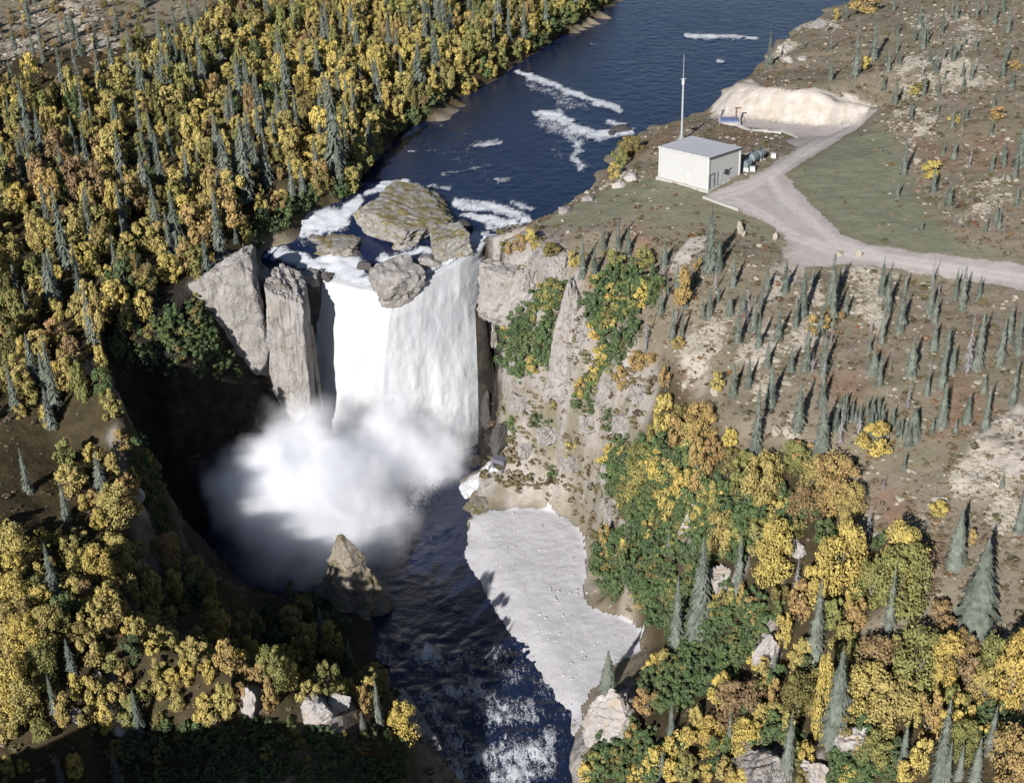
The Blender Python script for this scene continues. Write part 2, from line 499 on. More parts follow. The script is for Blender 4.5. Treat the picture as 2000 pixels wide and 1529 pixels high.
lines.append(P((1450, 1400, -15.5), (1600, 1420, -11.5), (1750, 1450, -9), (1990, 1520, -6)))
lines.append(P((1500, 1545, -16), (1700, 1565, -12), (2000, 1640, -8)))
# beyond the frame
lines.append(W((-150, 90, 0), (-150, 150, 6), (-150, 220, 14), (-150, 300, 20), (-160, 400, 26)))
lines.append(W((150, 80, 0), (150, 150, 9), (150, 220, 14), (150, 300, 20), (160, 420, 26)))
lines.append(W((-160, 400, 26), (-60, 400, 18), (20, 400, 10), (46, 400, 4), (54, 400, 0), (92, 400, 0), (100, 400, 4), (116, 400, 11), (160, 420, 26)))
lines.append(W((46, 350, 1), (58, 372, 0), (92, 372, 0), (94, 350, 1))); lines.append(W((-60, 480, 22), (30, 480, 14), (58, 470, 0), (96, 470, 0), (112, 480, 12), (160, 480, 24))); lines.append(W((-60, 520, 24), (80, 520, 16), (160, 520, 26)))
FAR = 3200.0
lines += [W((-FAR, FAR, 26)), W((FAR, FAR, 26)), W((-FAR, -FAR, 0)), W((FAR, -FAR, 0)), W((-FAR, 300, 26)), W((FAR, 300, 26)), W((0, FAR, 20)), W((0, -FAR, -31)), W((-8, -60, -31), (8, -60, -31)), W((-60, -60, 4)), W((60, -60, 0))]

def geo(start, step, end, grow=1.25):
    out, s = [], start
    while abs(s) < abs(end):
        step *= grow; s += step; out.append(s)
    return out
xs = np.concatenate((np.array(geo(-132, -0.55, -FAR))[::-1], np.arange(-132, 132.1, 0.5), np.array(geo(132, 0.55, FAR))))
ys = np.concatenate((np.array(geo(62, -0.55, -FAR))[::-1], np.arange(62, 200, 0.42), np.arange(200, 345, 0.62), np.array(geo(345, 0.7, FAR))))
xs = np.clip(xs, -FAR, FAR); xs = np.unique(xs); ys = np.unique(np.clip(ys, -FAR, FAR))
Z0 = tin(lines, xs, ys)
Z0 = np.where(np.isnan(Z0), 10.0, Z0)
Z0 = blur(Z0, 2)
XX, YY = np.meshgrid(xs, ys)
# undercut rock face behind the sheet of the falls
behind = (XX > -28.5) & (XX < -4.5) & (YY > 176) & (YY < 188.6 + (XX + 28) * 0.265 - 0.6)
Z0 = np.where(behind, np.minimum(Z0, -31), Z0)
G0 = Grid(xs, ys, Z0)

# --- zones on the ground (photo outlines dropped on to the terrain)
def drop(poly, G=None):
    return [(G or G0).hit(px, py) for px, py in poly]
ROAD_PX = [(1372, 386), (1384, 377), (1452, 350), (1500, 327), (1553, 292), (1600, 270), (1662, 238), (1702, 212), (1716, 214), (1690, 242), (1640, 275), (1585, 312), (1538, 342),
           (1560, 372), (1600, 412), (1645, 455), (1700, 477), (1780, 491), (1900, 505), (2040, 524), (2040, 578), (1990, 567), (1900, 552), (1780, 532), (1700, 520), (1640, 520), (1560, 526), (1525, 505),
           (1545, 487), (1530, 462), (1480, 430), (1440, 412), (1405, 398)]
QUARRY_PX = [(1385, 232), (1402, 222), (1450, 230), (1520, 236), (1600, 245), (1655, 238), (1700, 212), (1690, 235), (1610, 268), (1560, 290), (1530, 276), (1560, 268), (1500, 256), (1440, 248), (1400, 240)]
FACE_PX = [(1385, 233), (1396, 200), (1412, 178), (1440, 162), (1480, 166), (1540, 175), (1610, 177), (1670, 191), (1712, 208), (1690, 232), (1655, 242), (1600, 247), (1520, 239), (1450, 233)]
LAWN_PX = [(1542, 344), (1600, 305), (1690, 248), (1745, 270), (1770, 330), (1800, 400), (1880, 480), (1990, 505), (1900, 503), (1780, 489), (1700, 475), (1645, 452), (1600, 408), (1562, 370)]
LAWN2_PX = [(1240, 345), (1285, 350), (1380, 378), (1372, 392), (1300, 400), (1220, 420), (1120, 450), (1060, 440), (1120, 405), (1190, 372)]
LAWN3_PX = [(1395, 402), (1440, 415), (1478, 432), (1525, 462), (1500, 470), (1440, 455), (1380, 440), (1300, 440), (1250, 420), (1330, 400)]
SCAR_PX = [(1305, 530), (1318, 500), (1345, 468), (1378, 458), (1375, 490), (1345, 515), (1325, 535)]
BAR_PX = BAR_SHORE[:8] + [(1128, 1430), (1140, 1390), (1165, 1345), (1205, 1296), (1262, 1256), (1262, 1236), (1250, 1220), (1215, 1200), (1162, 1188), (1142, 1150), (1150, 1100), (1146, 1045), (1118, 1016), (1072, 992), (960, 996), (925, 1012)]
road_poly, quarry_poly, bar_poly = drop(ROAD_PX), drop(QUARRY_PX), drop(BAR_PX)
m_flat = (in_poly(XX, YY, road_poly) | in_poly(XX, YY, quarry_poly) | in_poly(XX, YY, bar_poly)).astype(float)
m_flat = np.clip(blur(m_flat, 3) * 1.5, 0, 1)

gy, gx = np.gradient(Z0, ys, xs)
slope = np.hypot(gx, gy)
steep = smooth(1.5, 3.0, slope) * (1 - smooth(-8, -2, XX)) * (YY < 205)

WXX = XX + 2.2 * fbm(XX / 4.5, YY / 4.5, 0, 4, 401); WYY = YY + 3.0 * fbm(XX / 4.5, YY / 4.5, 0, 4, 431)
def zone(strokes, G=G0, soft=0.6):
    mk = np.zeros_like(XX)
    for s in strokes:
        stroke(mk, WXX, WYY, ground_brush(G, s), 1.0, soft)
    return mk
# bare rock on the gorge walls and along the spurs
m_rock = zone([[(400, 600, 45), (450, 560, 60), (470, 640, 50), (500, 700, 40)], [(560, 600, 60), (570, 720, 60)], [(960, 540, 60), (1020, 520, 70), (1080, 510, 40), (1000, 580, 40)],
             [(1130, 560, 22), (1125, 640, 30), (1105, 730, 26), (1090, 775, 16)], [(945, 640, 22), (955, 760, 26), (965, 850, 30)],
             [(1195, 740, 18), (1180, 780, 16)], [(1205, 1390, 55)], [(700, 1120, 60)], [(215, 1370, 26), (240, 1420, 26)], [(490, 1350, 26)], [(620, 1370, 30), (660, 1370, 30)], [(790, 1380, 30), (830, 1430, 25)],
             [(1345, 1010, 14), (1350, 1040, 12)], [(1430, 1120, 22)], [(1500, 1260, 26)], [(1480, 1480, 55)], [(1650, 1440, 35)], [(1590, 1490, 25)], [(1130, 1450, 16), (1128, 1520, 16)], [(930, 900, 30), (960, 950, 25)]])
scree = zone([[(1000, 800, 50), (1080, 790, 60), (1180, 790, 55), (1250, 785, 40)], [(990, 900, 50), (1060, 900, 70), (1140, 880, 70)], [(1080, 960, 40), (1170, 940, 50), (1190, 1020, 30)], [(1150, 1080, 14), (1150, 1150, 16)], [(1200, 1100, 30)], [(1230, 1200, 25)]])
face = in_poly(XX, YY, drop(FACE_PX)).astype(float)
outcrop = zone([[(1985, 820, 46), (1940, 880, 50), (1905, 945, 40)], [(1990, 900, 60)]]) * .85
outcrop = np.maximum(outcrop, zone([[(1365, 715, 22), (1362, 760, 22)], [(1340, 700, 20)], [(1500, 680, 26), (1530, 655, 22)]]) * .7)
scar = np.maximum(in_poly(XX, YY, drop(SCAR_PX)).astype(float), zone([[(1560, 530, 22), (1520, 560, 20), (1500, 590, 16)], [(1560, 500, 30)]]) * 0.8)
lawn = np.maximum.reduce([in_poly(XX, YY, drop(p)).astype(float) * w for p, w in ((LAWN_PX, 1.0), (LAWN2_PX, .85), (LAWN3_PX, .8))])
lawn = np.clip(blur(lawn, 3), 0, 1)
pale = zone([[(1950, 850, 50), (1920, 900, 50), (1890, 950, 45)], [(1990, 820, 50)], [(1960, 960, 45), (1990, 1010, 40)], [(1350, 760, 30), (1365, 720, 25), (1350, 700, 25)], [(1480, 690, 40), (1520, 660, 40)], [(1560, 660, 40), (1600, 600, 40)],
             [(1350, 670, 40), (1400, 650, 30)], [(1500, 780, 45), (1530, 830, 35)], [(1690, 560, 60), (1740, 550, 40)], [(1690, 620, 40)], [(1840, 60, 60), (1890, 50, 40)], [(1800, 140, 60), (1880, 140, 50)], [(1790, 230, 50), (1760, 260, 40)],
             [(1960, 1010, 40)], [(1560, 60, 30), (1620, 45, 30)], [(1535, 90, 22), (1520, 105, 20)], [(1600, 40, 20)], [(1555, 1055, 22)], [(1230, 340, 22), (1200, 355, 20), (1130, 385, 18)], [(60, 60, 70), (150, 40, 60)], [(200, 90, 40)], [(1800, 1200, 20)], [(1800, 1010, 20)], [(1960, 370, 40), (1850, 400, 40)]])
red = zone([[(1890, 780, 50), (1850, 830, 40)], [(1810, 290, 30), (1850, 300, 30)], [(1290, 270, 35), (1250, 300, 30)], [(1330, 745, 30)], [(1750, 1050, 50), (1720, 990, 40)], [(1440, 265, 50)], [(1940, 300, 60)], [(120, 980, 60), (60, 880, 60)], [(280, 160, 50), (560, 70, 60)], [(1250, 470, 40)], [(1650, 760, 50)], [(1820, 1080, 40)]])
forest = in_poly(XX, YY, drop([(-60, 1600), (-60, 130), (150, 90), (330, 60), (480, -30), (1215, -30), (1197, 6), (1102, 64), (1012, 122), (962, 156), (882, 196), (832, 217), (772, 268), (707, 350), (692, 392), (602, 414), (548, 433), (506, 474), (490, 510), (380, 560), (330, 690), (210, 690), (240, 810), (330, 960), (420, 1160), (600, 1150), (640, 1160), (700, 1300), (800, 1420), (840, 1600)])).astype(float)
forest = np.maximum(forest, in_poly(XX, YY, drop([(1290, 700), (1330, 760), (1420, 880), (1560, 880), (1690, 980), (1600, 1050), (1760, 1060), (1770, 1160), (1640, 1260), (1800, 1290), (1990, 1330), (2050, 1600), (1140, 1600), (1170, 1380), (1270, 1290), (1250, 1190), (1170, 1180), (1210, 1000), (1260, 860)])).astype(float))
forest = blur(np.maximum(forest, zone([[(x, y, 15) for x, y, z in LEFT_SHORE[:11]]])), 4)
wet = zone([[(260, 760, 90), (380, 760, 90), (470, 790, 70), (560, 820, 60)], [(300, 860, 90)], [(925, 555, 26), (932, 620, 34), (940, 700, 36), (950, 800, 36), (962, 870, 34), (930, 910, 30)], [(955, 600, 22), (962, 700, 26), (970, 800, 26)], [(630, 600, 30), (625, 700, 32)], [(960, 905, 18)]])  # wet rock by the falls; the left bay strokes paint the gorge shade

# --- fine relief
amp = (1 - m_flat) * (1 - 0.6 * lawn)
near = np.exp(-np.maximum(0, np.hypot(XX, np.maximum(0, YY - 345)) - 400) / 200)
relief = 0.55 * fbm(XX / 9, YY / 9, 0, 3, 3) + 0.32 * fbm(XX / 2.6, YY / 2.6, 0, 4, 9)
relief += (m_rock * 0.9 + steep * 0.7 + scree * 0.75) * 0.8 * ridged(XX / 4.5, YY / 4.5, Z0 / 4.5, 4, 21)
relief += outcrop * 0.7 * ridged(XX / 3, YY / 3, 0, 4, 39)
relief += pale * 0.28 * ridged(XX / 2.2, YY / 2.2, 0, 3, 33)
Z1 = Z0 + relief * amp * near * np.where(blur(behind.astype(float), 3) > 0.02, 0.15, 1.0)
G = Grid(xs, ys, Z1)
gyy, gxx = np.gradient(Z1, ys, xs)
# cliffs are pushed in and out sideways so that they do not stay ruled surfaces
nl = np.hypot(gxx, gyy) + 1e-6
out = (np.clip(steep + 0.7 * m_rock, 0, 1)) * (1 - m_flat) * np.clip(nl / 1.5, 0, 1) * 0.55 * ridged(XX / 3.0, YY / 3.0, Z1 / 2.2, 4, 55)
VX, VY = XX - gxx / nl * out, YY - gyy / nl * out
ny, nx = XX.shape
idx = np.arange(nx * ny).reshape(ny, nx)
quads = np.stack((idx[:-1, :-1], idx[:-1, 1:], idx[1:, 1:], idx[1:, :-1]), -1).reshape(-1, 4)

def ground_material():
    k = NT('ground_material')
    p = k.pos()
    big = k.noise(p, 0.09, 5, 0.6)
    mid = k.noise(p, 0.55, 6, 0.65)
    fine = k.noise(p, 3.0, 5, 0.7)
    tundra = k.mix(k.ramp(mid, [(0.35, 0.0), (0.65, 1.0)]), (0.192, 0.160, 0.118), (0.180, 0.160, 0.108))
    tundra = k.mix(k.ramp(big, [(0.42, 0.0), (0.66, 0.7)]), tundra, (0.225, 0.182, 0.145))
    tundra = k.mix(k.ramp(fine, [(0.5, 0.0), (0.75, 0.6)]), tundra, (0.095, 0.075, 0.048))
    tundra = k.mix(k.math('MULTIPLY', k.attr('red'), k.ramp(mid, [(0.3, 0.2), (0.6, 0.9)])), tundra, (0.200, 0.128, 0.088))
    lawn_c = k.mix(k.ramp(mid, [(0.35, 0.0), (0.7, 1.0)]), (0.150, 0.160, 0.105), (0.205, 0.195, 0.135))
    lawn_c = k.mix(k.ramp(k.noise(p, 1.6, 5, 0.7), [(0.56, 0.0), (0.8, 0.6)]), lawn_c, (0.27, 0.245, 0.185))
    c = k.mix(k.attr('lawn'), tundra, lawn_c)
    floor = k.mix(k.ramp(mid, [(0.35, 0.0), (0.65, 1.0)]), (0.030, 0.025, 0.013), (0.062, 0.046, 0.023))  # forest floor, darkened further to carry the tree shade between crowns
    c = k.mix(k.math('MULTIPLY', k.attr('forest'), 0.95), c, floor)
    # lichen-pale stones lying open in the heath
    lich = k.math('ADD', k.math('MULTIPLY', k.attr('pale'), 0.9), k.math('MULTIPLY', mid, 0.35))
    sp = k.ramp(k.math('ADD', k.math('MULTIPLY', fine, 0.6), k.math('MULTIPLY', lich, 0.45)), [(0.55, 0.0), (0.66, 1.0)])
    sp = k.math('MULTIPLY', sp, k.math('MINIMUM', k.math('MULTIPLY', k.attr('pale'), 1.6), 0.9))
    c = k.mix(sp, c, k.mix(k.ramp(fine, [(0.3, 0.0), (0.8, 1.0)]), (0.30, 0.265, 0.21), (0.52, 0.47, 0.395)))
    sc_c = k.mix(k.ramp(mid, [(0.35, 0.0), (0.65, 1.0)]), (0.285, 0.252, 0.222), (0.385, 0.347, 0.317))
    sc_c = k.mix(k.ramp(big, [(0.45, 0.0), (0.6, 0.8)]), sc_c, (0.18, 0.158, 0.105))
    sc_c = k.mix(k.ramp(fine, [(0.55, 0.0), (0.8, 0.5)]), sc_c, (0.13, 0.105, 0.075))
    sc_c = k.mix(k.ramp(k.noise(p, 0.3, 6, 0.65, stretch=(1, 1, .22), dist=.4), [(0.45, 0.0), (0.62, 0.6)]), sc_c, (0.165, 0.142, 0.09))
    c = k.mix(k.attr('scree'), c, sc_c)
    vs = k.noise(p, 0.8, 7, 0.7, stretch=(1, 1, 0.35))
    rk = k.mix(k.ramp(vs, [(0.3, 0.0), (0.7, 1.0)]), (0.19, 0.172, 0.158), (0.36, 0.332, 0.312))
    rk = k.mix(k.ramp(k.noise(p, 0.35, 5, 0.7), [(0.52, 0.0), (0.68, 0.7)]), rk, (0.165, 0.125, 0.075))
    ln = k.math('ABSOLUTE', k.math('SUBTRACT', k.noise(p, 0.42, 5, 0.6, stretch=(1, 1, .5), dist=.6), 0.5))
    rk = k.mix(k.ramp(ln, [(0.0, 0.7), (0.022, 0.0)]), rk, (0.06, 0.05, 0.045))
    c = k.mix(k.attr('rock'), c, rk)
    fc = k.mix(k.ramp(mid, [(0.35, 0.0), (0.65, 1.0)]), (0.35, 0.31, 0.265), (0.47, 0.42, 0.375))
    fc = k.mix(k.ramp(k.noise(p, 0.5, 5, 0.6, stretch=(1, 1, .25)), [(0.55, 0.0), (0.75, 0.6)]), fc, (0.30, 0.22, 0.10))
    c = k.mix(k.attr('cut'), c, fc)
    c = k.mix(k.attr('wet'), c, k.mix(k.ramp(mid, [(0.35, 0.0), (0.65, 1.0)]), (0.016, 0.014, 0.012), (0.04, 0.034, 0.028)))  # near-black for wet rock and for the painted shade of the left bay
    k.color(c)
    k.rough(0.92)
    k.b.inputs['Specular IOR Level'].default_value = 0.08
    k.bump(k.math('ADD', k.math('MULTIPLY', mid, 1.0), k.math('MULTIPLY', fine, 0.35)), 0.35, 0.9)
    return k.mat

wet = np.maximum(wet, 0.85 * in_poly(WXX, WYY, [(-52, 160), (-44, 170.5), (-33, 178), (-26, 184), (-14, 150), (-14, 137), (-22, 131), (-30, 138), (-40, 146)]) * (Z0 < -5))  # shade of the left bay painted in through the same dark mask
pale = pale * np.clip(0.55 + 1.3 * fbm(XX / 3.2, YY / 4.2, 0, 4, 611), 0, 1)
brink = zone([[(225, 790, 34), (262, 860, 38), (300, 950, 40), (330, 1060, 40), (400, 1140, 40), (480, 1180, 34)]])
steep = steep * (1 - brink); m_rock = m_rock * (1 - brink); forest = np.maximum(forest, brink)  # sunlit brink painted with the dark floor colour, standing in for shade
gme = mesh_from('ground', np.stack((VX, VY, Z1), -1).reshape(-1, 3), quads, ground_material(), True)
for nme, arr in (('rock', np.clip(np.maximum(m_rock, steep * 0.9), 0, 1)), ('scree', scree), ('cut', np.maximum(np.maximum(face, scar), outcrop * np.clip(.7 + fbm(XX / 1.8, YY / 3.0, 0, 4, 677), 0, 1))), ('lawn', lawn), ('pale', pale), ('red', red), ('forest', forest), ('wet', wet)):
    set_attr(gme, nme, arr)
ground = tag(obj('ground', gme), 'brown heath and forest floor either side of the gorge', None, None, 'structure')

# --- sheets that lie on the ground: gravel road, quarry floor and gravel bar
def draped(name, poly, cell, lift, mat, edge=0.5, relief_amp=0.02, max_z=None):
    px_ = [p[0] for p in poly]; py_ = [p[1] for p in poly]
    gx_ = np.arange(min(px_) - 1, max(px_) + 1, cell); gy_ = np.arange(min(py_) - 1, max(py_) + 1, cell)
    A, B = np.meshgrid(gx_, gy_)
    wob = edge * fbm(A / 1.7, B / 1.7, 0, 3, 71), edge * fbm(A / 1.7, B / 1.7, 0, 3, 91)
    ins = in_poly(A + wob[0], B + wob[1], poly)
    if max_z is not None: ins &= G.h(A, B) < max_z
    cells = ins[:-1, :-1] & ins[1:, :-1] & ins[:-1, 1:] & ins[1:, 1:]
    ii = np.arange(A.size).reshape(A.shape)
    q = np.stack((ii[:-1, :-1], ii[:-1, 1:], ii[1:, 1:], ii[1:, :-1]), -1)[cells]
    used, inv = np.unique(q, return_inverse=True)
    x, y = A.ravel()[used], B.ravel()[used]
    z = G.h(x, y) + lift + relief_amp * fbm(x / 0.6, y / 0.6, 0, 3, 12)
    return obj(name, mesh_from(name, np.stack((x, y, z), -1), inv.reshape(-1, 4), mat, True))

def gravel_material(name, a, b, dark, track=False):
    k = NT(name); p = k.pos()
    c = k.mix(k.ramp(k.noise(p, 0.35, 5, 0.6), [(0.35, 0.0), (0.65, 1.0)]), a, b)
    c = k.mix(k.ramp(k.noise(p, 4.0, 4, 0.7), [(0.52, 0.0), (0.75, 0.55)]), c, dark)
    c = k.mix(k.ramp(k.voro(p, 2.2), [(0.0, 0.35), (0.28, 0.0)]), c, tuple(min(1, x * 1.25) for x in b))
    if track:
        c = k.mix(k.math('MULTIPLY', k.attr('rut'), k.ramp(k.noise(p, .7, 4, .6), [(.3, .35), (.7, .9)])), c, tuple(x * 1.28 for x in b))
        c = k.mix(k.math('MULTIPLY', k.attr('verge'), k.ramp(k.noise(p, 1.1, 5, .7), [(.4, .0), (.62, .85)])), c, (.20, .165, .115))
    k.color(c); k.rough(0.95); k.b.inputs['Specular IOR Level'].default_value = 0.05
    k.bump(k.noise(p, 5.0, 4, 0.7), 0.12, 0.8)
    return k.mat
road_mat = gravel_material('road_gravel', (0.36, 0.318, 0.295), (0.43, 0.388, 0.365), (0.25, 0.215, 0.19), True)
rut_mask = np.zeros_like(XX)
for dx_, dy_ in ((0, -5), (0, 5)):
    for line_ in ([(1395, 388), (1440, 395), (1490, 420), (1545, 460), (1620, 488), (1700, 500), (1800, 515), (1990, 545), (2040, 552)], [(1400, 385), (1460, 368), (1510, 340), (1560, 305), (1620, 268), (1690, 224)], [(1500, 345), (1530, 390), (1580, 430), (1640, 480), (1720, 500)]):
        stroke(rut_mask, XX, YY, [(a, b, .75, .95) for a, b, r1, r2 in ground_brush(G0, [(x + dx_, y + dy_, 5) for x, y in line_])], 1.0, .9)
def dress(o, poly):
    me = o.data; co = np.zeros(len(me.vertices) * 3, np.float32); me.vertices.foreach_get('co', co); co = co.reshape(-1, 3)
    set_attr(me, 'rut', Grid(xs, ys, rut_mask).h(co[:, 0], co[:, 1]))
    core = blur(in_poly(XX, YY, poly).astype(float), 5)
    set_attr(me, 'verge', np.clip(1.6 - 1.6 * Grid(xs, ys, core).h(co[:, 0], co[:, 1]), 0, 1))
    return o
tag(dress(draped('road', road_poly, 0.25, 0.07, road_mat, 0.7), road_poly), 'pale gravel road and turning area by the white building', None, None, 'structure')
tag(dress(draped('quarry_floor', quarry_poly, 0.3, 0.04, road_mat, 0.6), quarry_poly), 'pale floor of the cut in the river bank', None, None, 'structure')
wet_edge = zone([[(x, y, 13) for x, y in BAR_SHORE]])
bar_mat = gravel_material('bar_gravel', (0.42, 0.405, 0.41), (0.50, 0.485, 0.495), (0.30, 0.29, 0.29), True)
def wet_margin(o):
    me = o.data; co = np.zeros(len(me.vertices) * 3, np.float32); me.vertices.foreach_get('co', co); co = co.reshape(-1, 3)
    set_attr(me, 'rut', np.zeros(len(co))); set_attr(me, 'verge', Grid(xs, ys, wet_edge).h(co[:, 0], co[:, 1])); return o
tag(wet_margin(draped('gravel_bar', bar_poly, 0.3, 0.10, bar_mat, 0.9, 0.08, -27.0)), 'pale gravel bar on the right of the lower river', None, None, 'structure')
# ------------------------------------------------------------------ water
def sea(polyz):
    return [at_z(*p) for p in polyz]
up_lines = [P(*[(x, y, z - .05) for x, y, z in LEFT_SHORE]), P(*[(x, y, z - .05) for x, y, z in RIGHT_SHORE]), P(*LIP)]
up_lines += [P((1420, 5, 1.3), (1150, 180, .7), (950, 320, .2), (880, 395, 0)), P((780, 440, -1.0), (640, 480, -2.2)), P((860, 500, -1.3), (930, 470, -.8)), P((690, 505, -2.8), (760, 500, -2.2))]
up_lines += [W((-60, 500, 1.9)), W((130, 500, 1.9)), W((-60, 360, 1.6)), W((130, 360, 1.6)), W((-45, 260, .6)), W((-45, 205, -.8)), W((-45, 183, -3.6)), W((110, 260, .8)), W((20, 190, -.2)), W((10, 185, -.8))]
wx = np.arange(-44, 112, 0.4); wy = np.concatenate((np.arange(176, 345, 0.4), np.arange(345, 482, 1.5)))
WX, WY = np.meshgrid(wx, wy)
WZ = tin(up_lines, wx, wy, 2.0)
up_poly = [p for p in P(*LEFT_SHORE)] + P(*LIP) + P(*RIGHT_SHORE)[::-1] + W((92, 345, 1.5), (98, 400, 1.6), (104, 478, 1.8), (52, 478, 1.8), (46, 400, 1.6), (40, 345, 1.5))
def grow(poly, d):
    c = np.array([p[:2] for p in poly]); n = len(c); o = []
    area = 0.5 * sum(c[i][0] * c[(i + 1) % n][1] - c[(i + 1) % n][0] * c[i][1] for i in range(n))
    s = 1 if area > 0 else -1
    for i in range(n):
        t = c[(i + 1) % n] - c[i - 1]; L = np.hypot(*t) + 1e-9
        o.append((c[i][0] + s * t[1] / L * d, c[i][1] - s * t[0] / L * d))
    return o
WG = Grid(wx, wy, np.nan_to_num(WZ, nan=-40))
ins = in_poly(WX, WY, grow(up_poly, 1.8)) & ~np.isnan(WZ)
_lx = [p[0] for p in P(*LIP)]; _ly = [p[1] for p in P(*LIP)]
ins &= ~((WX > _lx[0]) & (WX < _lx[-1] + 1.5) & (WY < np.interp(WX, _lx, _ly) + 0.5) & (WY > 170))

def foam_map(G_, X, Y, strokes):
    mk = np.zeros_like(X)
    Xw = X + 1.3 * fbm(X / 2.4, Y / 2.4, 0, 4, 801); Yw = Y + 1.9 * fbm(X / 2.4, Y / 2.4, 0, 4, 831)
    for pts, s in strokes:
        stroke(mk, Xw, Yw, ground_brush(G_, pts), s, 0.9)
    return mk
UP_FOAM = [
    ([(1340, 72, 7), (1380, 73, 10), (1430, 73, 9), (1478, 74, 8)], .8), ([(1400, 120, 7), (1412, 122, 7)], .7), ([(1152, 85, 4), (1170, 88, 4)], .5),
    ([(1010, 140, 12), (1060, 160, 16), (1110, 180, 16), (1160, 197, 16), (1215, 214, 11)], .8), ([(1030, 165, 18), (1090, 190, 24), (1140, 208, 20)], .5), ([(1090, 205, 16), (1150, 215, 12)], .45),
    ([(1050, 225, 14), (1090, 225, 24), (1120, 250, 26), (1170, 265, 22), (1240, 256, 14)], .85), ([(1060, 235, 34), (1120, 265, 36)], .6), ([(1190, 240, 12), (1215, 245, 12)], .7), ([(1130, 280, 20), (1120, 310, 18), (1135, 325, 18)], .7), ([(1090, 300, 26), (1080, 250, 26)], .35),
    ([(920, 283, 8), (950, 281, 9), (978, 277, 9)], .6), ([(800, 297, 6), (815, 297, 5)], .7), ([(862, 248, 4), (866, 250, 4)], .6), ([(905, 262, 5)], .6), ([(840, 366, 9), (880, 368, 9)], .65), ([(972, 355, 10), (990, 353, 10)], .65), ([(800, 275, 60), (900, 300, 70), (980, 350, 50)], .3), ([(1150, 120, 60), (1300, 150, 60)], .12), ([(935, 330, 6), (860, 340, 5)], .5),
    ([(890, 395, 14), (930, 402, 18), (980, 410, 24), (1030, 428, 18)], .8), ([(910, 420, 14), (960, 435, 18), (1010, 440, 14)], .85), ([(1000, 395, 10), (1035, 410, 10)], .7),
    ([(720, 378, 14), (750, 365, 14), (790, 358, 12)], 1.0), ([(700, 395, 20), (670, 425, 32), (610, 435, 34), (565, 455, 24)], 1.05), ([(555, 425, 14), (600, 412, 16)], .85),
    ([(530, 490, 14), (570, 508, 20), (610, 525, 26), (650, 540, 26)], 1.0), ([(640, 470, 14), (700, 475, 16)], .55), ([(640, 505, 22), (690, 530, 26)], 1.0), ([(740, 505, 14), (820, 490, 12), (850, 500, 12)], .85), ([(600, 465, 30)], .45),
    ([(930, 470, 22), (900, 500, 24), (860, 530, 22)], 1.1), ([(945, 460, 12)], 1.0), ([(950, 470, 26), (900, 508, 28), (835, 545, 28), (765, 575, 26), (700, 560, 30), (640, 545, 26)], 1.7), ([(600, 525, 24), (640, 515, 34), (690, 530, 34)], 1.35), ([(820, 400, 10), (870, 430, 10)], .5), ([(760, 590, 24), (720, 560, 20)], 1.0)]
def river_material(name, deep, turn=0.35, freq=1.2, soft=0.34):
    k = NT(name); p = k.pos()
    rt = k.n('ShaderNodeMapping'); rt.inputs['Rotation'].default_value = (0, 0, turn); k.l(p, rt.inputs['Vector'])
    brk = k.noise(rt.outputs[0], freq, 7, 0.72, stretch=(1.0, 0.42, 1.0), dist=0.7)
    fine = k.noise(rt.outputs[0], freq * 3.1, 5, 0.78, stretch=(1.0, 0.6, 1.0))
    mixn = k.math('ADD', k.math('MULTIPLY', brk, .5), k.math('MULTIPLY', fine, .5))
    f = k.math('ADD', k.math('MULTIPLY', k.attr('foam'), 1.15), k.math('MULTIPLY', k.math('SUBTRACT', mixn, 0.5), 2.6))
    fm = k.ramp(f, [(0.52, 0.0), (0.52 + soft, 1.0)])
    fm = k.math('MULTIPLY', fm, k.math('MINIMUM', k.math('MULTIPLY', k.attr('foam'), 3.0), 1.0))
    k.color(k.mix(fm, deep, (0.50, 0.515, 0.54)))
    k.rough(k.math('ADD', k.math('MULTIPLY', fm, 0.6), k.math('MULTIPLY', k.noise(p, 0.12, 4, .6, stretch=(1, .5, 1)), 0.36)))
    k.b.inputs['Specular IOR Level'].default_value = 0.38
    h = k.math('ADD', k.math('MULTIPLY', k.noise(p, 0.8, 3, 0.5, dist=.5), 1.0), k.math('MULTIPLY', k.noise(p, 3.0, 4, 0.6), 0.4))
    k.bump(k.math('ADD', h, k.math('MULTIPLY', fm, .5)), 0.16, 0.55)
    return k.mat
river_mat = river_material('river_water', (0.008, 0.014, 0.040))

def water_sheet(name, X, Y, Zs, keep, foam, mat, chop, seed):
    cells = keep[:-1, :-1] & keep[1:, :-1] & keep[:-1, 1:] & keep[1:, 1:]
    ii = np.arange(X.size).reshape(X.shape)
    q = np.stack((ii[:-1, :-1], ii[:-1, 1:], ii[1:, 1:], ii[1:, :-1]), -1)[cells]
    used, inv = np.unique(q, return_inverse=True)
    x, y, z, f = X.ravel()[used], Y.ravel()[used], np.nan_to_num(Zs).ravel()[used], foam.ravel()[used]
    z = z + 0.05 * fbm(x / 1.2, y / 1.2, 0, 3, seed) + chop * f * (0.5 + fbm(x / 1.1, y / 1.1, 0, 4, seed + 3))
    me = mesh_from(name, np.stack((x, y, z), -1), inv.reshape(-1, 4), mat, True)
    set_attr(me, 'foam', np.clip(f, 0, 1.8))
    return obj(name, me)
foam_up = foam_map(WG, WX, WY, UP_FOAM)
foam_up = np.clip(foam_up + 0.30 * np.maximum(0, fbm(WX / 2.6, WY / 1.6, 0, 3, 400) - 0.2), 0, 1.8)
tag(water_sheet('river', WX, WY, WZ, ins, foam_up, river_mat, 0.28, 61), 'dark blue upper river breaking into rapids above the falls', None, None, 'structure')

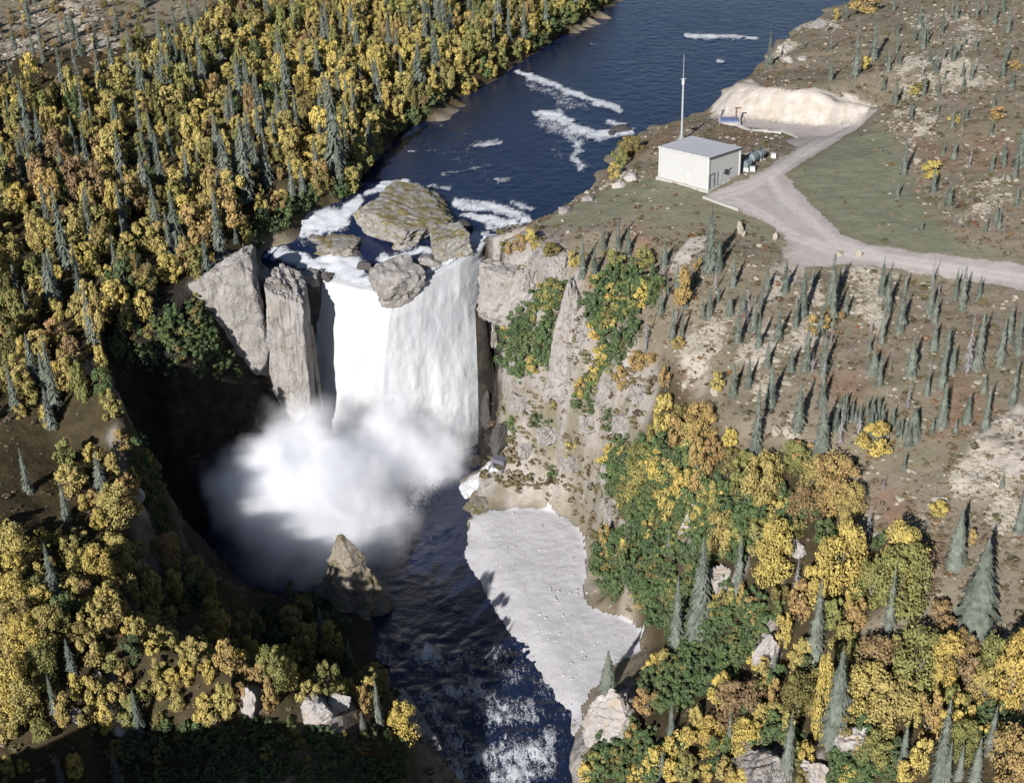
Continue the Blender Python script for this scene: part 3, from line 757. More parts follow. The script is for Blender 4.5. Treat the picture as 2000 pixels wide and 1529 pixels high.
POOL_Z = -30.0
lx = np.arange(-50, 16, 0.35); ly = np.arange(58, 190, 0.35)
LX, LY = np.meshgrid(lx, ly)
LZ = np.full_like(LX, POOL_Z)
LG = Grid(lx, ly, LZ)
LOW_FOAM = [
    ([(540, 960, 80), (640, 950, 120), (740, 940, 100)], 1.1), ([(600, 1050, 70), (690, 1060, 70), (540, 1020, 60)], .8), ([(760, 990, 70), (830, 960, 60)], .6), ([(850, 930, 50)], .6), ([(800, 1060, 80)], .4), ([(770, 1120, 60), (850, 1040, 50)], .3), ([(600, 1090, 26), (520, 1050, 30)], .5),
    ([(830, 1270, 26), (860, 1290, 24)], .62), ([(835, 1360, 22), (850, 1400, 22)], .5), ([(930, 1320, 30), (960, 1400, 44), (1040, 1390, 40)], .56), ([(960, 1480, 50), (1040, 1470, 45), (990, 1529, 50)], .62), ([(1080, 1440, 26), (1075, 1500, 26)], .5), ([(890, 1450, 34), (900, 1529, 34)], .52), ([(880, 1340, 40)], .4),
    ([(960, 1280, 26), (1000, 1330, 26)], .42), ([(900, 1200, 30), (850, 1150, 30)], .22), ([(960, 1590, 70), (900, 1640, 60), (1050, 1620, 60)], .6)]
foam_lo = foam_map(LG, LX, LY, LOW_FOAM)
lo_band = 1 - smooth(136, 145, LY)
foam_lo = np.clip(foam_lo * (1 - .58 * lo_band) * (.7 + .6 * np.clip(.5 + fbm(LX / 1.1, LY / 1.5, 0, 3, 422), 0, 1)) + (.30 + 0.30 * np.maximum(0, fbm(LX / 2.4, LY / 3.4, 0, 3, 420) + .05)) * lo_band, 0, 1.1)
lo_poly = W((-50, 170), (-30, 186), (0, 190), (4, 182)) if False else [(-50, 150), (-50, 175), (-28, 189), (2, 189), (2, 172), (15, 160), (15, 58), (-14, 58), (-14, 110), (-16, 134), (-28, 146)]
LOWKEEP = in_poly(LX, LY, lo_poly)
tag(water_sheet('plunge_pool', LX, LY, LZ, LOWKEEP, foam_lo, river_material('gorge_water', (0.008, 0.014, 0.038), -0.1, 1.9, 0.22), 0.75, 161), 'dark blue pool and lower river running out of the gorge', None, None, 'structure')

# ------------------------------------------------------------------ waterfall
def resample(pl, n):
    pl = np.array(pl, float); d = np.concatenate(([0], np.cumsum(np.linalg.norm(np.diff(pl, axis=0), axis=1))))
    t = np.linspace(0, d[-1], n)
    return np.stack([np.interp(t, d, pl[:, i]) for i in range(3)], -1)
def white_water():
    k = NT('white_water'); p = k.objpos()
    st = k.noise(p, 1.0, 6, 0.65, stretch=(0.7, 0.7, 0.16), dist=.6)
    st2 = k.noise(p, 0.5, 5, 0.6, stretch=(1, 1, .35))
    c = k.mix(k.ramp(k.math('ADD', k.math('MULTIPLY', st, .6), k.math('MULTIPLY', st2, .4)), [(0.33, 0.0), (0.58, 1.0)]), (0.38, 0.395, 0.42), (0.455, 0.455, 0.46))
    k.color(c); k.rough(0.8); k.b.inputs['Specular IOR Level'].default_value = 0.1
    k.b.inputs['Subsurface Weight'].default_value = 0.0
    k.bump(k.math('ADD', st, k.math('MULTIPLY', k.noise(p, 2.2, 5, .7), .5)), 0.3, 0.3)
    return k.mat
WHITE = white_water()
n_u, n_v = 170, 190
lip = resample(P((622, 540, -3.9), (650, 550, -4.05), (700, 564, -3.9), (765, 578, -3.4), (830, 550, -2.4), (900, 510, -1.4), (956, 472, -.8)), n_u)
foot = resample([at_z(575, 884, -30.2), at_z(670, 892, -30.2), at_z(760, 890, -30.2), at_z(850, 885, -30.2), at_z(915, 872, -30.2), at_z(962, 856, -30.2)], n_u)
v = np.linspace(0, 1, n_v)
U, V_ = np.meshgrid(np.linspace(0, 1, n_u), v)
fwd = np.sqrt(v)[:, None]
X = lip[None, :, 0] * (1 - v[:, None]) + foot[None, :, 0] * v[:, None]
Y = lip[None, :, 1] + (foot[None, :, 1] - lip[None, :, 1]) * (0.25 * fwd + 0.75 * v[:, None])
Zf = lip[None, :, 2] + (foot[None, :, 2] - lip[None, :, 2]) * (v[:, None] ** 1.15)
lump = 0.6 * fbm(X / 4.0, Zf / 12.0, 0, 4, 301) + 0.16 * fbm(X / 1.2, Zf / 3.0, 0, 4, 305) + 0.55 * V_ * fbm(X / 3.0, Zf / 5.0, 0, 4, 309)
Y = Y - np.clip(V_ * 6, 0, 1) * (0.5 + lump)
edge = np.minimum(U, 1 - U)
X = X + (1.3 * fbm(U * 0 + 3.3, Zf / 2.5, 0, 4, 311)) * (1 - smooth(0, .16, edge)) - 2.2 * V_ ** 2 * (1 - U) ** 3
Y = Y + 1.2 * (1 - smooth(0, .05, edge))
# the smooth crest: the sheet starts a little upstream of the lip and rolls over it
crest = np.linspace(0, 1, 12)[:-1][:, None]
cX = np.repeat(X[:1], 11, 0); cY = Y[:1] + 3.2 * (1 - crest); cZ = np.maximum(Zf[:1] + .02, WG.h(cX, np.minimum(cY, lip[None, :, 1] + 3.2)) + .10)
cZ = cZ * (1 - crest ** 2) + (Zf[:1] + .02) * crest ** 2 + .08 * fbm(cX / 1.2, cY / 1.2, 0, 3, 321)
X, Y, Zf = np.concatenate((cX, X)), np.concatenate((cY, Y)), np.concatenate((cZ, Zf)); n_v += 11
ii = np.arange(n_u * n_v).reshape(n_v, n_u)
fq = np.stack((ii[:-1, :-1], ii[1:, :-1], ii[1:, 1:], ii[:-1, 1:]), -1).reshape(-1, 4)
tag(obj('waterfall', mesh_from('waterfall', np.stack((X, Y, Zf), -1).reshape(-1, 3), fq, WHITE, True)), 'broad white waterfall dropping between the two rock walls', None, None, 'structure')
# ------------------------------------------------------------------ rocks
def ico(sub):
    import bmesh
    bm = bmesh.new(); bmesh.ops.create_icosphere(bm, subdivisions=sub, radius=1.0)
    V = np.array([v.co[:] for v in bm.verts]); F = np.array([[v.index for v in f.verts] for f in bm.faces]); bm.free()
    return V, F
ICO = {s: ico(s) for s in (1, 2, 3, 4, 5, 6)}

def rock_shape(sub, seed, cuts=12, boxy=0.0, rough=0.10, freq=1.6, ledges=1.0):
    """A faceted boulder of unit half-size."""
    rg = np.random.default_rng(seed)
    D, F = ICO[sub]
    N = rg.normal(size=(cuts, 3)); N /= np.linalg.norm(N, axis=1)[:, None]
    d = rg.uniform(0.66, 1.0, cuts)
    if boxy:
        B = np.array([(1, 0, 0), (-1, 0, 0), (0, 1, 0), (0, -1, 0), (0, 0, 1), (0, 0, -1)], float) + rg.normal(0, 0.08, (6, 3))
        B /= np.linalg.norm(B, axis=1)[:, None]
        N = np.concatenate((B, N)); d = np.concatenate((np.full(6, boxy), d + 0.36))
    dots = D @ N.T
    with np.errstate(divide='ignore'):
        r = np.where(dots > 0.05, d[None] / np.maximum(dots, 0.05), 9.0)
    r = np.sort(r, axis=1)
    r = r[:, 0] * 0.92 + 0.08 * np.minimum(r[:, 1], r[:, 0] * 1.25)
    r = np.minimum(r, 1.5)
    V = D * r[:, None]
    o = rg.uniform(0, 90)
    st_ = rg.normal(0, 1, 3) * (.35, .35, 1); st_ /= np.linalg.norm(st_)
    q_ = (V @ st_) * rg.uniform(3.5, 5.5) + .6 * fbm(V[:, 0] * 2 + o, V[:, 1] * 2, V[:, 2] * 2, 2, seed + 7)
    ledge = ledges * (np.abs((q_ % 1.0) - .5) * 2) ** 3
    V = V * (1 - .085 * (rough / .1) * ledge[:, None])
    V = V * (1 + rough * ridged(V[:, 0] * freq + o, V[:, 1] * freq, V[:, 2] * freq, 4, seed)[:, None] + 0.6 * rough * fbm(V[:, 0] * 5 + o, V[:, 1] * 5, V[:, 2] * 5, 3, seed)[:, None])
    return V, F

def rock_material(name, a, b, stain, moss=None, crack=0.6, scale=1.0):
    k = NT(name); p = k.pos()
    vs = k.noise(p, 0.9 * scale, 7, 0.7)
    c = k.mix(k.ramp(vs, [(0.32, 0.0), (0.68, 1.0)]), a, b)
    c = k.mix(k.ramp(k.noise(p, 0.45 * scale, 6, 0.7), [(0.5, 0.0), (0.7, 0.75)]), c, stain)
    c = k.mix(k.ramp(k.noise(p, 4.5 * scale, 5, 0.75), [(0.55, 0.0), (0.75, 0.5)]), c, tuple(x * 0.45 for x in a))
    ln = k.math('ABSOLUTE', k.math('SUBTRACT', k.noise(p, 0.38 * scale, 5, 0.62, stretch=(1, 1, .5), dist=.7), 0.5))
    c = k.mix(k.ramp(ln, [(0.0, crack), (0.02, 0.0)]), c, (0.055, 0.046, 0.04))
    if moss:
        nz = k.n('ShaderNodeSeparateXYZ'); k.l(k.n('ShaderNodeNewGeometry').outputs['Normal'], nz.inputs[0])
        up = k.ramp(k.math('ADD', nz.outputs['Z'], k.math('MULTIPLY', k.noise(p, 0.8 * scale, 5, .7), 0.9)), [(0.55, 0.0), (1.0, 0.0), (1.22, 0.85)] if False else [(0.0, 0.0), (0.9, 0.0), (1.0, 1.0)])
        up = k.math('MULTIPLY', up, k.ramp(k.noise(p, 0.6 * scale, 5, .7), [(0.46, 0.0), (0.56, 0.9)]))
        c = k.mix(up, c, moss)
    k.color(c); k.rough(0.93); k.b.inputs['Specular IOR Level'].default_value = 0.08
    k.bump(k.math('ADD', vs, k.math('MULTIPLY', k.noise(p, 3.2 * scale, 5, .7), .4)), 0.25, 0.9)
    return k.mat
ROCK = rock_material('grey_rock', (0.215, 0.198, 0.185), (0.365, 0.338, 0.32), (0.175, 0.145, 0.105))
ROCK_MOSS = rock_material('mossy_rock', (0.20, 0.19, 0.178), (0.33, 0.31, 0.288), (0.17, 0.14, 0.085), (0.155, 0.125, 0.045))
ROCK_PALE = rock_material('pale_rock', (0.31, 0.285, 0.268), (0.46, 0.425, 0.40), (0.30, 0.22, 0.13), None, 0.35)
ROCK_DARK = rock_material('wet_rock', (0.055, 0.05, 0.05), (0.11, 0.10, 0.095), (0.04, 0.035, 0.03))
STONE = rock_material('lichen_stone', (0.30, 0.265, 0.21), (0.47, 0.42, 0.35), (0.28, 0.22, 0.15), None, 0.2, 2.5)

def rock(name, c, half, seed, mat, label, cat='rock', sub=4, rot=(0, 0, 0), boxy=0.0, rough=0.10, cuts=12, group=None, freq=1.6, ledges=1.0):
    V, F = rock_shape(sub, seed, cuts, boxy, rough, freq, ledges)
    V = V * np.array(half)
    M = (Matrix.Rotation(R(rot[2]), 3, 'Z') @ Matrix.Rotation(R(rot[1]), 3, 'Y') @ Matrix.Rotation(R(rot[0]), 3, 'X'))
    V = V @ np.array(M).T
    o = obj(name, mesh_from(name, V, F, mat, False), None, c)
    me = o.data
    me.polygons.foreach_set('use_smooth', np.ones(len(me.polygons), bool))
    me.set_sharp_from_angle(angle=R(26))
    return tag(o, label, cat, group)

def rock_at(name, px, py, w_px, depth, height, seed, mat, label, sink=0.3, surf=None, **kw):
    """A boulder standing on the ground or river bed at a photo point: width in photo pixels, depth and height in metres."""
    p = (surf or G).hit(px, py); k = px_per_m(p)
    return rock(name, (p[0], p[1], p[2] + height * (0.5 - sink)), (w_px / k / 2, depth / 2, height / 2 * 1.15), seed, mat, label, **kw)

# the two pillars left of the falls
rock('rock_pillar', (-39.6, 182.5, -5.2), (4.95, 4.6, 7.6), 3, ROCK, 'broad grey rock pillar left of the falls, left of the dark crack', 'rock pillar', 6, (0, 0, 4), 0.95, 0.085, 6, freq=2.6, ledges=.12)
rock('rock_pillar', (-31.6, 182.4, -10.2), (2.9, 3.6, 9.6), 8, ROCK, 'narrow grey rock pillar between the dark crack and the falls', 'rock pillar', 6, (-3, 0, -2), 0.95, 0.08, 6, freq=2.6, ledges=.12)
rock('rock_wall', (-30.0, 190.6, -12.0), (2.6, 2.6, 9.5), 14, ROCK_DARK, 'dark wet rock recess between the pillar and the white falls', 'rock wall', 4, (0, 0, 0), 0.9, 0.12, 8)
# rocks in the river along the lip
rock_at('river_rock', 790, 440, 166, 14.0, 5.4, 23, ROCK_MOSS, 'largest rock island above the falls, pale with olive growth on top', 0.36, WG, sub=6, boxy=0.0, cuts=16, rot=(4, 3, -14), rough=0.13, freq=2.2, ledges=.3)
rock_at('river_rock', 880, 490, 78, 6.0, 4.4, 33, ROCK_MOSS, 'dark grey rock block just left of the right-hand water chute', 0.3, WG, sub=5, boxy=0.84, rot=(0, 0, 12), rough=0.14, freq=2.2, ledges=.35)
rock_at('river_rock', 774, 558, 92, 6.2, 4.6, 47, ROCK, 'wedge-shaped grey rock splitting the top edge of the falls', 0.34, WG, sub=5, boxy=0.86, rot=(8, -6, 30), rough=0.13, freq=2.2, ledges=.4)
rock_at('river_rock', 835, 518, 46, 3.4, 2.4, 52, ROCK, 'small grey rock between the wedge rock and the dark block', 0.35, WG, rot=(0, 0, 30))
rock_at('river_rock', 795, 478, 42, 3.0, 1.8, 55, ROCK_MOSS, 'small rounded rock below the foot of the rock island', 0.35, WG)
rock_at('river_rock', 716, 524, 30, 2.2, 1.5, 57, ROCK_DARK, 'small dark wet rock left of the wedge rock at the lip', 0.35, WG, sub=3)
rock_at('river_rock', 665, 482, 76, 6.0, 1.5, 61, ROCK_MOSS, 'low flat rock shelf with olive growth in the left rapids', 0.4, WG, boxy=0.9, rot=(0, 0, -10), rough=.16, freq=3)
rock_at('river_rock', 622, 470, 36, 3.0, 1.2, 62, ROCK_MOSS, 'small olive rock at the upper end of the flat shelf', 0.4, WG, sub=3)
rock_at('river_rock', 690, 495, 34, 2.5, 1.1, 63, ROCK_DARK, 'dark low rock at the lower end of the flat shelf', 0.4, WG, sub=3)
rock_at('river_rock', 545, 538, 66, 4.5, 2.6, 65, ROCK_DARK, 'dark rock lump behind the narrow pillar in the left rapids', 0.4, WG, rot=(0, 0, 10))
rock_at('river_rock', 600, 548, 52, 3.2, 2.0, 66, ROCK, 'pale rock shelf above the dark recess left of the falls', 0.35, WG, boxy=0.85)
rock_at('river_rock', 640, 545, 22, 1.8, 1.3, 67, ROCK_DARK, 'small dark rock in the cascade at the left end of the lip', 0.4, WG, sub=3)
rock_at('river_rock', 905, 440, 30, 3.0, 1.2, 68, ROCK_DARK, 'small dark rock beside the rapid right of the rock island', 0.4, WG, sub=3)
rock_at('river_rock', 872, 452, 26, 2.4, 1.3, 69, ROCK, 'small grey rock between the rock island and the dark block', 0.4, WG, sub=3)
rock_at('river_rock', 1215, 252, 40, 4.0, 1.0, 70, ROCK_DARK, 'dark rock ringed by foam near the right bank upstream', 0.45, WG, sub=3)
rock_at('river_rock', 1195, 262, 18, 2.0, 0.9, 71, ROCK_DARK, 'smaller dark rock in the foam below the ringed rock', 0.45, WG, sub=2)
rock_at('boulder', 693, 342, 26, 2.2, 2.6, 72, ROCK_PALE, 'pale rounded boulder at the forest edge above the rapids', 0.1, None, sub=3)
# bluff, fins and outcrops of the right wall
rock_at('rock_bluff', 1000, 600, 130, 6.0, 6.8, 81, ROCK, 'pale grey rock bluff at the right end of the lip', 0.25, None, sub=6, boxy=0.92, rot=(-12, 6, -14), rough=.12, freq=2.4, ledges=.5)
def fin(top, bottom, width, thick, seed, mat, label):
    a, b = np.array(G.hit(*top)), np.array(G.hit(*bottom)); mid = (a + b) / 2; d = a - b
    L = np.linalg.norm(d); d /= L
    side = np.cross(d, (0, 0, 1.0)); side /= np.linalg.norm(side); nrm = np.cross(side, d)
    V, F = rock_shape(5, seed, 10, 0.86, 0.12, 2.0)
    taper = 1 - 0.35 * V[:, 2:3]
    V = (V[:, :1] * taper * side * width / 2 + V[:, 1:2] * nrm * thick / 2 + V[:, 2:3] * d * L / 2)
    o = obj('rock_fin', mesh_from('rock_fin', V, F, mat, True), None, tuple(mid))
    o.data.set_sharp_from_angle(angle=R(26))
    return tag(o, label, 'rock')
fin((1130, 550), (1092, 784), 3.4, 4.4, 91, ROCK, 'long pale rock rib running down the green slope right of the falls')
fin((1198, 722), (1178, 792), 2.2, 2.8, 92, ROCK, 'short pale rock rib beside the yellow bush above the scree')
fin((1362, 982), (1330, 1052), 1.3, 1.2, 93, ROCK_PALE, 'thin bent pale rock rib among green and yellow bushes')
fin((182, 1318), (246, 1432), 1.7, 1.6, 94, ROCK_PALE, 'slanting pale rock ledge on the near left bank, leftmost outcrop there')
fin((772, 1352), (835, 1462), 2.6, 2.4, 95, ROCK, 'pale rock ridge at the river end of the near left spur')
# the pinnacle at the pool
def pinnacle():
    base = at_z(692, 1178, -29.5)
    n, h = 72, 80
    V = []
    corners = [(-4.6, -1.2), (-1.6, -3.4), (2.6, -3.2), (5.0, -0.6), (2.2, 3.0), (-2.8, 2.6)]     # foot outline
    for j in range(h):
        t = j / (h - 1)
        w = (1 - t ** 1.35) * .95 + .05 if t < .7 else ((1 - .7 ** 1.35) * .95 + .05) * ((1 - t) / .3) ** .8 + .05
        for i in range(n):
            q = i / n * 6; e = int(q) % 6; f_ = q - int(q)
            x = corners[e][0] * (1 - f_) + corners[(e + 1) % 6][0] * f_; y = corners[e][1] * (1 - f_) + corners[(e + 1) % 6][1] * f_
            step = 1 + .10 * math.floor(3 * t + .35 * math.sin(q * 2.1)) / 3
            V.append((.92 * x * w * step - .9 * t, .9 * y * w * step + .6 * t, -1.5 + 11.6 * t))
    V = np.array(V)
    nz = ridged(V[:, 0] / 2.2, V[:, 1] / 2.2, V[:, 2] / 2.6, 5, 501)
    rad = V[:, :2] / (np.linalg.norm(V[:, :2], axis=1)[:, None] + .3)
    nz = nz + .4 * ridged(V[:, 0] / .8, V[:, 1] / .8, V[:, 2] / 1.0, 4, 511)
    V[:, :2] += rad * (nz * 1.0)[:, None] * (1 - V[:, 2:3] / 16); V[:, 2] += 0.5 * fbm(V[:, 0], V[:, 1], V[:, 2], 3, 505)
    F = [(j * n + i, j * n + (i + 1) % n, (j + 1) * n + (i + 1) % n, (j + 1) * n + i) for j in range(h - 1) for i in range(n)]
    F.append(tuple((h - 1) * n + i for i in range(n)))
    o = obj('rock_pinnacle', mesh_from('rock_pinnacle', V, F, rock_material('pinnacle_rock', (0.195, 0.165, 0.13), (0.29, 0.255, 0.21), (0.15, 0.12, 0.07), (0.12, 0.10, 0.05)), True), None, base)
    o.data.set_sharp_from_angle(angle=R(24))
    tag(o, 'pointed brown rock pinnacle standing at the edge of the dark pool', 'rock pinnacle')
pinnacle()
for px, py, w, dp, ht, sd, mt, lab in (
        (1203, 1428, 96, 5.5, 6.0, 101, ROCK_PALE, 'big pale pink boulder on the bank below the gravel bar'),
        (1503, 1290, 46, 3.0, 3.6, 102, ROCK_PALE, 'pale grey boulder among green bushes on the right slope'),
        (1412, 1142, 40, 2.2, 2.6, 103, ROCK_PALE, 'pale slab leaning beside the dark spruce above the green bushes'),
        (1490, 1529, 110, 4.2, 5.0, 104, ROCK, 'large pale grey rock face at the bottom between two yellow thickets'),
        (1652, 1455, 50, 2.4, 3.0, 105, ROCK_PALE, 'pink-grey rock under the brownish thicket beside the tall spruce'),
        (1593, 1525, 42, 2.4, 2.6, 106, ROCK_PALE, 'pale rock slab right of the large grey rock face at the bottom'),
        (1552, 1072, 40, 2.4, 1.1, 107, ROCK_PALE, 'white rock lying on bare brown ground among yellow bushes'),
        (487, 1385, 32, 2.0, 3.6, 108, ROCK_PALE, 'upright white rock under yellow bushes on the near left spur'),
        (612, 1392, 58, 3.0, 2.6, 109, ROCK_PALE, 'pale rock ledge right of the upright white rock'),
        (660, 1378, 36, 2.0, 2.0, 110, ROCK_PALE, 'pale rock below the dark spruce on the near left spur'),
        (266, 970, 22, 1.4, 1.4, 111, ROCK_PALE, 'small white rock on the lit brink of the dark bay'),
        (274, 1238, 18, 1.2, 1.2, 112, ROCK_PALE, 'small white rock under a little grey spruce on the left bank'),
        (150, 1402, 22, 1.5, 1.4, 113, ROCK_PALE, 'small pale rock beside the slanting ledge on the left bank'),
        (1444, 455, 15, 1.0, 1.6, 114, STONE, 'white upright boulder in the shadow of the big spruce by the road'),
        (1452, 460, 11, .8, 0.8, 115, STONE, 'white round boulder right next to the upright one by the road'),
        (1513, 468, 9, .6, .9, 116, STONE, 'white stone at the edge of the turning area'),
        (1640, 500, 10, .8, .8, 117, STONE, 'white boulder standing on the road edge, left of its twin'),
        (1676, 501, 11, .8, .8, 118, STONE, 'white boulder standing on the road edge, right of its twin'),
        (1398, 770, 18, 1, .9, 119, STONE, 'white block on the bright bare patch above the yellow trees'),
        (1517, 848, 22, 1.2, 1.2, 120, STONE, 'white boulder between two tall spruces on the lower hillside'),
        (1792, 318, 14, 1, .9, 121, STONE, 'white round boulder at the right edge of the lawn'),
        (1838, 982, 26, 1.2, .8, 122, STONE, 'white boulder beside the low yellow bush on the brown clearing'),
        (1535, 98, 52, 2.0, 1.6, 123, ROCK_PALE, 'long pale rock ledge on the far river bank beside the lone spruce'),
        (1540, 119, 34, 2.0, 1.0, 124, ROCK_PALE, 'pale flat rock below the long ledge on the far river bank'),
        (1568, 117, 22, 1.4, .6, 125, ROCK_PALE, 'small pale flat rock on the far bank, right of the bigger flat one'),
        (1600, 52, 64, 3.0, 1.4, 126, ROCK_PALE, 'pale rock brow on the far bank under the yellow sapling'),
        (1233, 350, 28, 2.2, 1.2, 127, ROCK_PALE, 'pale rock on the river bank left of the white building'),
        (1212, 364, 22, 1.8, 1.0, 128, ROCK_PALE, 'smaller pale rock below the other on the bank left of the building'),
        (1150, 392, 24, 1.8, 1.0, 129, ROCK, 'grey rock on the river bank below the lawn'),
        (1105, 416, 26, 1.8, 1.0, 130, ROCK, 'grey rock on the river bank near the end of the rapid'),
        (935, 988, 52, 2.6, 1.2, 131, ROCK_MOSS, 'low dark rock spit reaching into the pool above the gravel bar'),
        (975, 868, 34, 2.4, 3.0, 132, ROCK_DARK, 'dark grey wet rock at the right foot of the falls'),
        (930, 915, 44, 3.0, 2.2, 133, ROCK_DARK, 'low wet grey rock beside the white outlet water'),
        (952, 820, 30, 2.4, 4.6, 134, ROCK_DARK, 'tall dark wet rock along the right edge of the falls')):
    rock_at('boulder' if mt in (STONE, ROCK_PALE) else 'rock', px, py, w, dp, ht, sd, mt, lab, 0.3, None, sub=5 if w > 40 else 4, rot=(0, 0, sd * 37 % 90), rough=0.13, cat='boulder' if mt in (STONE, ROCK_PALE) else 'rock')

for px, py, w, dp, ht, sd, lab in (
        (1040, 560, 60, 3, 3.5, 201, 'grey rock step on the face right of the bluff'), (1085, 525, 46, 2.5, 2.6, 202, 'grey rock step just below the brow, right of the bluff'), (960, 655, 30, 2.4, 3.4, 203, 'grey rock knob under the bluff beside the falls'),
        (1020, 790, 44, 2.4, 2.2, 204, 'grey outcrop on the pale scree below the first green patch'), (1075, 850, 50, 2.6, 2.0, 205, 'grey outcrop in the middle of the pale scree'), (1150, 830, 40, 2.2, 2.0, 206, 'grey outcrop on the upper right of the pale scree'),
        (1120, 905, 44, 2.4, 1.8, 207, 'grey outcrop low on the pale scree above the gravel bar'), (1215, 830, 40, 2.2, 2.0, 208, 'grey outcrop under the yellow trees at the top of the scree'), (1030, 880, 34, 2, 1.6, 209, 'grey outcrop above the outlet'),
        (1195, 1010, 30, 1.8, 2.4, 210, 'upright grey outcrop at the upper corner of the gravel bar'), (1190, 930, 30, 1.8, 2.6, 211, 'upright grey outcrop at the right edge of the scree'), (1250, 770, 36, 2, 1.8, 212, 'grey outcrop at the top right corner of the scree')):
    rock_at('rock_outcrop', px, py, w, dp, ht, sd, ROCK, lab, 0.42, None, sub=5, boxy=.9, rot=(-20, 0, sd * 31 % 60 - 30), rough=.2, freq=2.2)
# ------------------------------------------------------------------ the building, the mast and the intake
def vec(a): return np.array(a, float)
WALL = plain('white_siding', (0.78, 0.775, 0.74), 0.55, 0.3, 0, 0.04, 0.8)
def siding():
    k = NT('white_ribbed_siding'); p = k.objpos()
    w = k.n('ShaderNodeTexWave'); w.inputs['Scale'].default_value = 1.6; w.inputs['Distortion'].default_value = 0.0
    w.bands_direction = 'DIAGONAL' if False else 'X'; k.l(p, w.inputs['Vector'])
    k.color(k.mix(k.ramp(k.noise(p, .5, 6, .7, stretch=(1, 1, .3)), [(0.35, 0.0), (0.7, 1.0)]), (0.405, 0.40, 0.385), (0.425, 0.42, 0.405)))
    k.rough(0.5); k.bump(w.outputs['Fac'], 0.02, 0.5)
    return k.mat
SIDING = siding()
ROOF = plain('grey_roof_metal', (0.42, 0.42, 0.45), 0.8, 0.1, 0.0, 0.03, 1.5)
TRIM = plain('dark_trim', (0.06, 0.06, 0.065), 0.5)
WHITE_TRIM = plain('white_trim', (0.46, 0.46, 0.45), 0.6)
DOOR = plain('grey_door', (0.36, 0.36, 0.38), 0.45)
CONC = plain('concrete', (0.36, 0.345, 0.32), 0.9, 0.1, 0, 0.1, 3)
GALV = plain('galvanised_steel', (0.48, 0.50, 0.53), 0.4, 0.5, 0.3, 0.06, 3)
DARKM = plain('dark_steel', (0.03, 0.03, 0.035), 0.5)
TANK = plain('grey_green_tank_paint', (0.15, 0.175, 0.185), 0.5, 0.3)
BLUE = plain('blue_grey_cover', (0.13, 0.155, 0.28), 0.5)
WOOD = plain('brown_timber', (0.15, 0.085, 0.045), 0.8)

Lb, Fb, Rb = vec(at_z(1288, 348, 7.0)), vec(at_z(1382, 374, 7.0)), vec(at_z(1448, 346, 7.0))
ax = (Fb - Lb); la = np.linalg.norm(ax); ax /= la
bx = np.cross((0, 0, 1.0), ax); bx = bx if bx @ (Rb - Fb) > 0 else -bx
lb = float((Rb - Fb) @ bx)
ex = math.atan2(ax[1], ax[0])
house = root('powerhouse', tuple(Lb), 'plain white metal-clad building with a low grey roof beside the turning area', 'building')
def hp(u, v_, z):  # metres along the long wall, along the end wall, up
    return tuple(ax * u + bx * v_ + np.array((0, 0, z)))
hl, hf, hr, hb = 4.75, 5.0, 4.3, 4.15
t = 0.18
def wall(name, a, b, za, zb, nrm, mat=SIDING):
    mb = MB(); a = vec(a); b = vec(b); n_ = vec(nrm) * t
    mb.hexa([a, b, b + n_, a + n_], [a + (0, 0, za), b + (0, 0, zb), b + n_ + (0, 0, zb), a + n_ + (0, 0, za)])
    return mb.build(name, mat, house)
wall('wall', hp(0, 0, .2), hp(la, 0, .2), hl - .2, hf - .2, bx)
wall('wall', hp(la, t, .2), hp(la, lb - t, .2), hf - .25, hr - .2, -ax)
wall('wall', hp(la, lb, .2), hp(0, lb, .2), hr - .2, hb - .2, -bx)
wall('wall', hp(0, lb - t, .2), hp(0, t, .2), hb - .2, hl - .25, ax)
mb = MB(); o_ = 0.22
mb.hexa([hp(-o_, -o_, hl), hp(la + o_, -o_, hf), hp(la + o_, lb + o_, hr), hp(-o_, lb + o_, hb)], [hp(-o_, -o_, hl + .16), hp(la + o_, -o_, hf + .16), hp(la + o_, lb + o_, hr + .16), hp(-o_, lb + o_, hb + .16)])
roof = mb.build('roof', ROOF, house)
for q in range(1, 15):     # standing seams of the roof
    u = la * q / 15
    mb = MB()
    za = hl + (hf - hl) * q / 15 + .16; zb = hb + (hr - hb) * q / 15 + .16
    mb.hexa([hp(u - .025, -o_, za), hp(u + .025, -o_, za), hp(u + .025, lb + o_, zb), hp(u - .025, lb + o_, zb)], [hp(u - .02, -o_, za + .045), hp(u + .02, -o_, za + .045), hp(u + .02, lb + o_, zb + .045), hp(u - .02, lb + o_, zb + .045)])
    mb.build('seam', ROOF, roof)
mb = MB(); mb.hexa([hp(la + o_ + .003, -o_, hf - .08), hp(la + o_ + .05, -o_, hf - .08), hp(la + o_ + .05, lb + o_, hr - .08), hp(la + o_ + .003, lb + o_, hr - .08)], [hp(la + o_ + .003, -o_, hf + .14), hp(la + o_ + .05, -o_, hf + .14), hp(la + o_ + .05, lb + o_, hr + .14), hp(la + o_ + .003, lb + o_, hr + .14)])
mb.build('eave_trim', TRIM, house)
mb = MB(); mb.hexa([hp(-o_, -o_ - .05, hl - .02), hp(la + o_, -o_ - .05, hf - .02), hp(la + o_, -o_ - .003, hf - .02), hp(-o_, -o_ - .003, hl - .02)], [hp(-o_, -o_ - .05, hl + .15), hp(la + o_, -o_ - .05, hf + .15), hp(la + o_, -o_ - .003, hf + .15), hp(-o_, -o_ - .003, hl + .15)])
mb.build('eave_trim', WHITE_TRIM, house)
for u, v_, zt in ((0, 0, hl), (la, 0, hf), (la, lb, hr), (0, lb, hb)):
    mb = MB(); mb.box(hp(u, v_, zt / 2), (.26, .26, zt - .1), ex); mb.build('corner_trim', WHITE_TRIM, house)
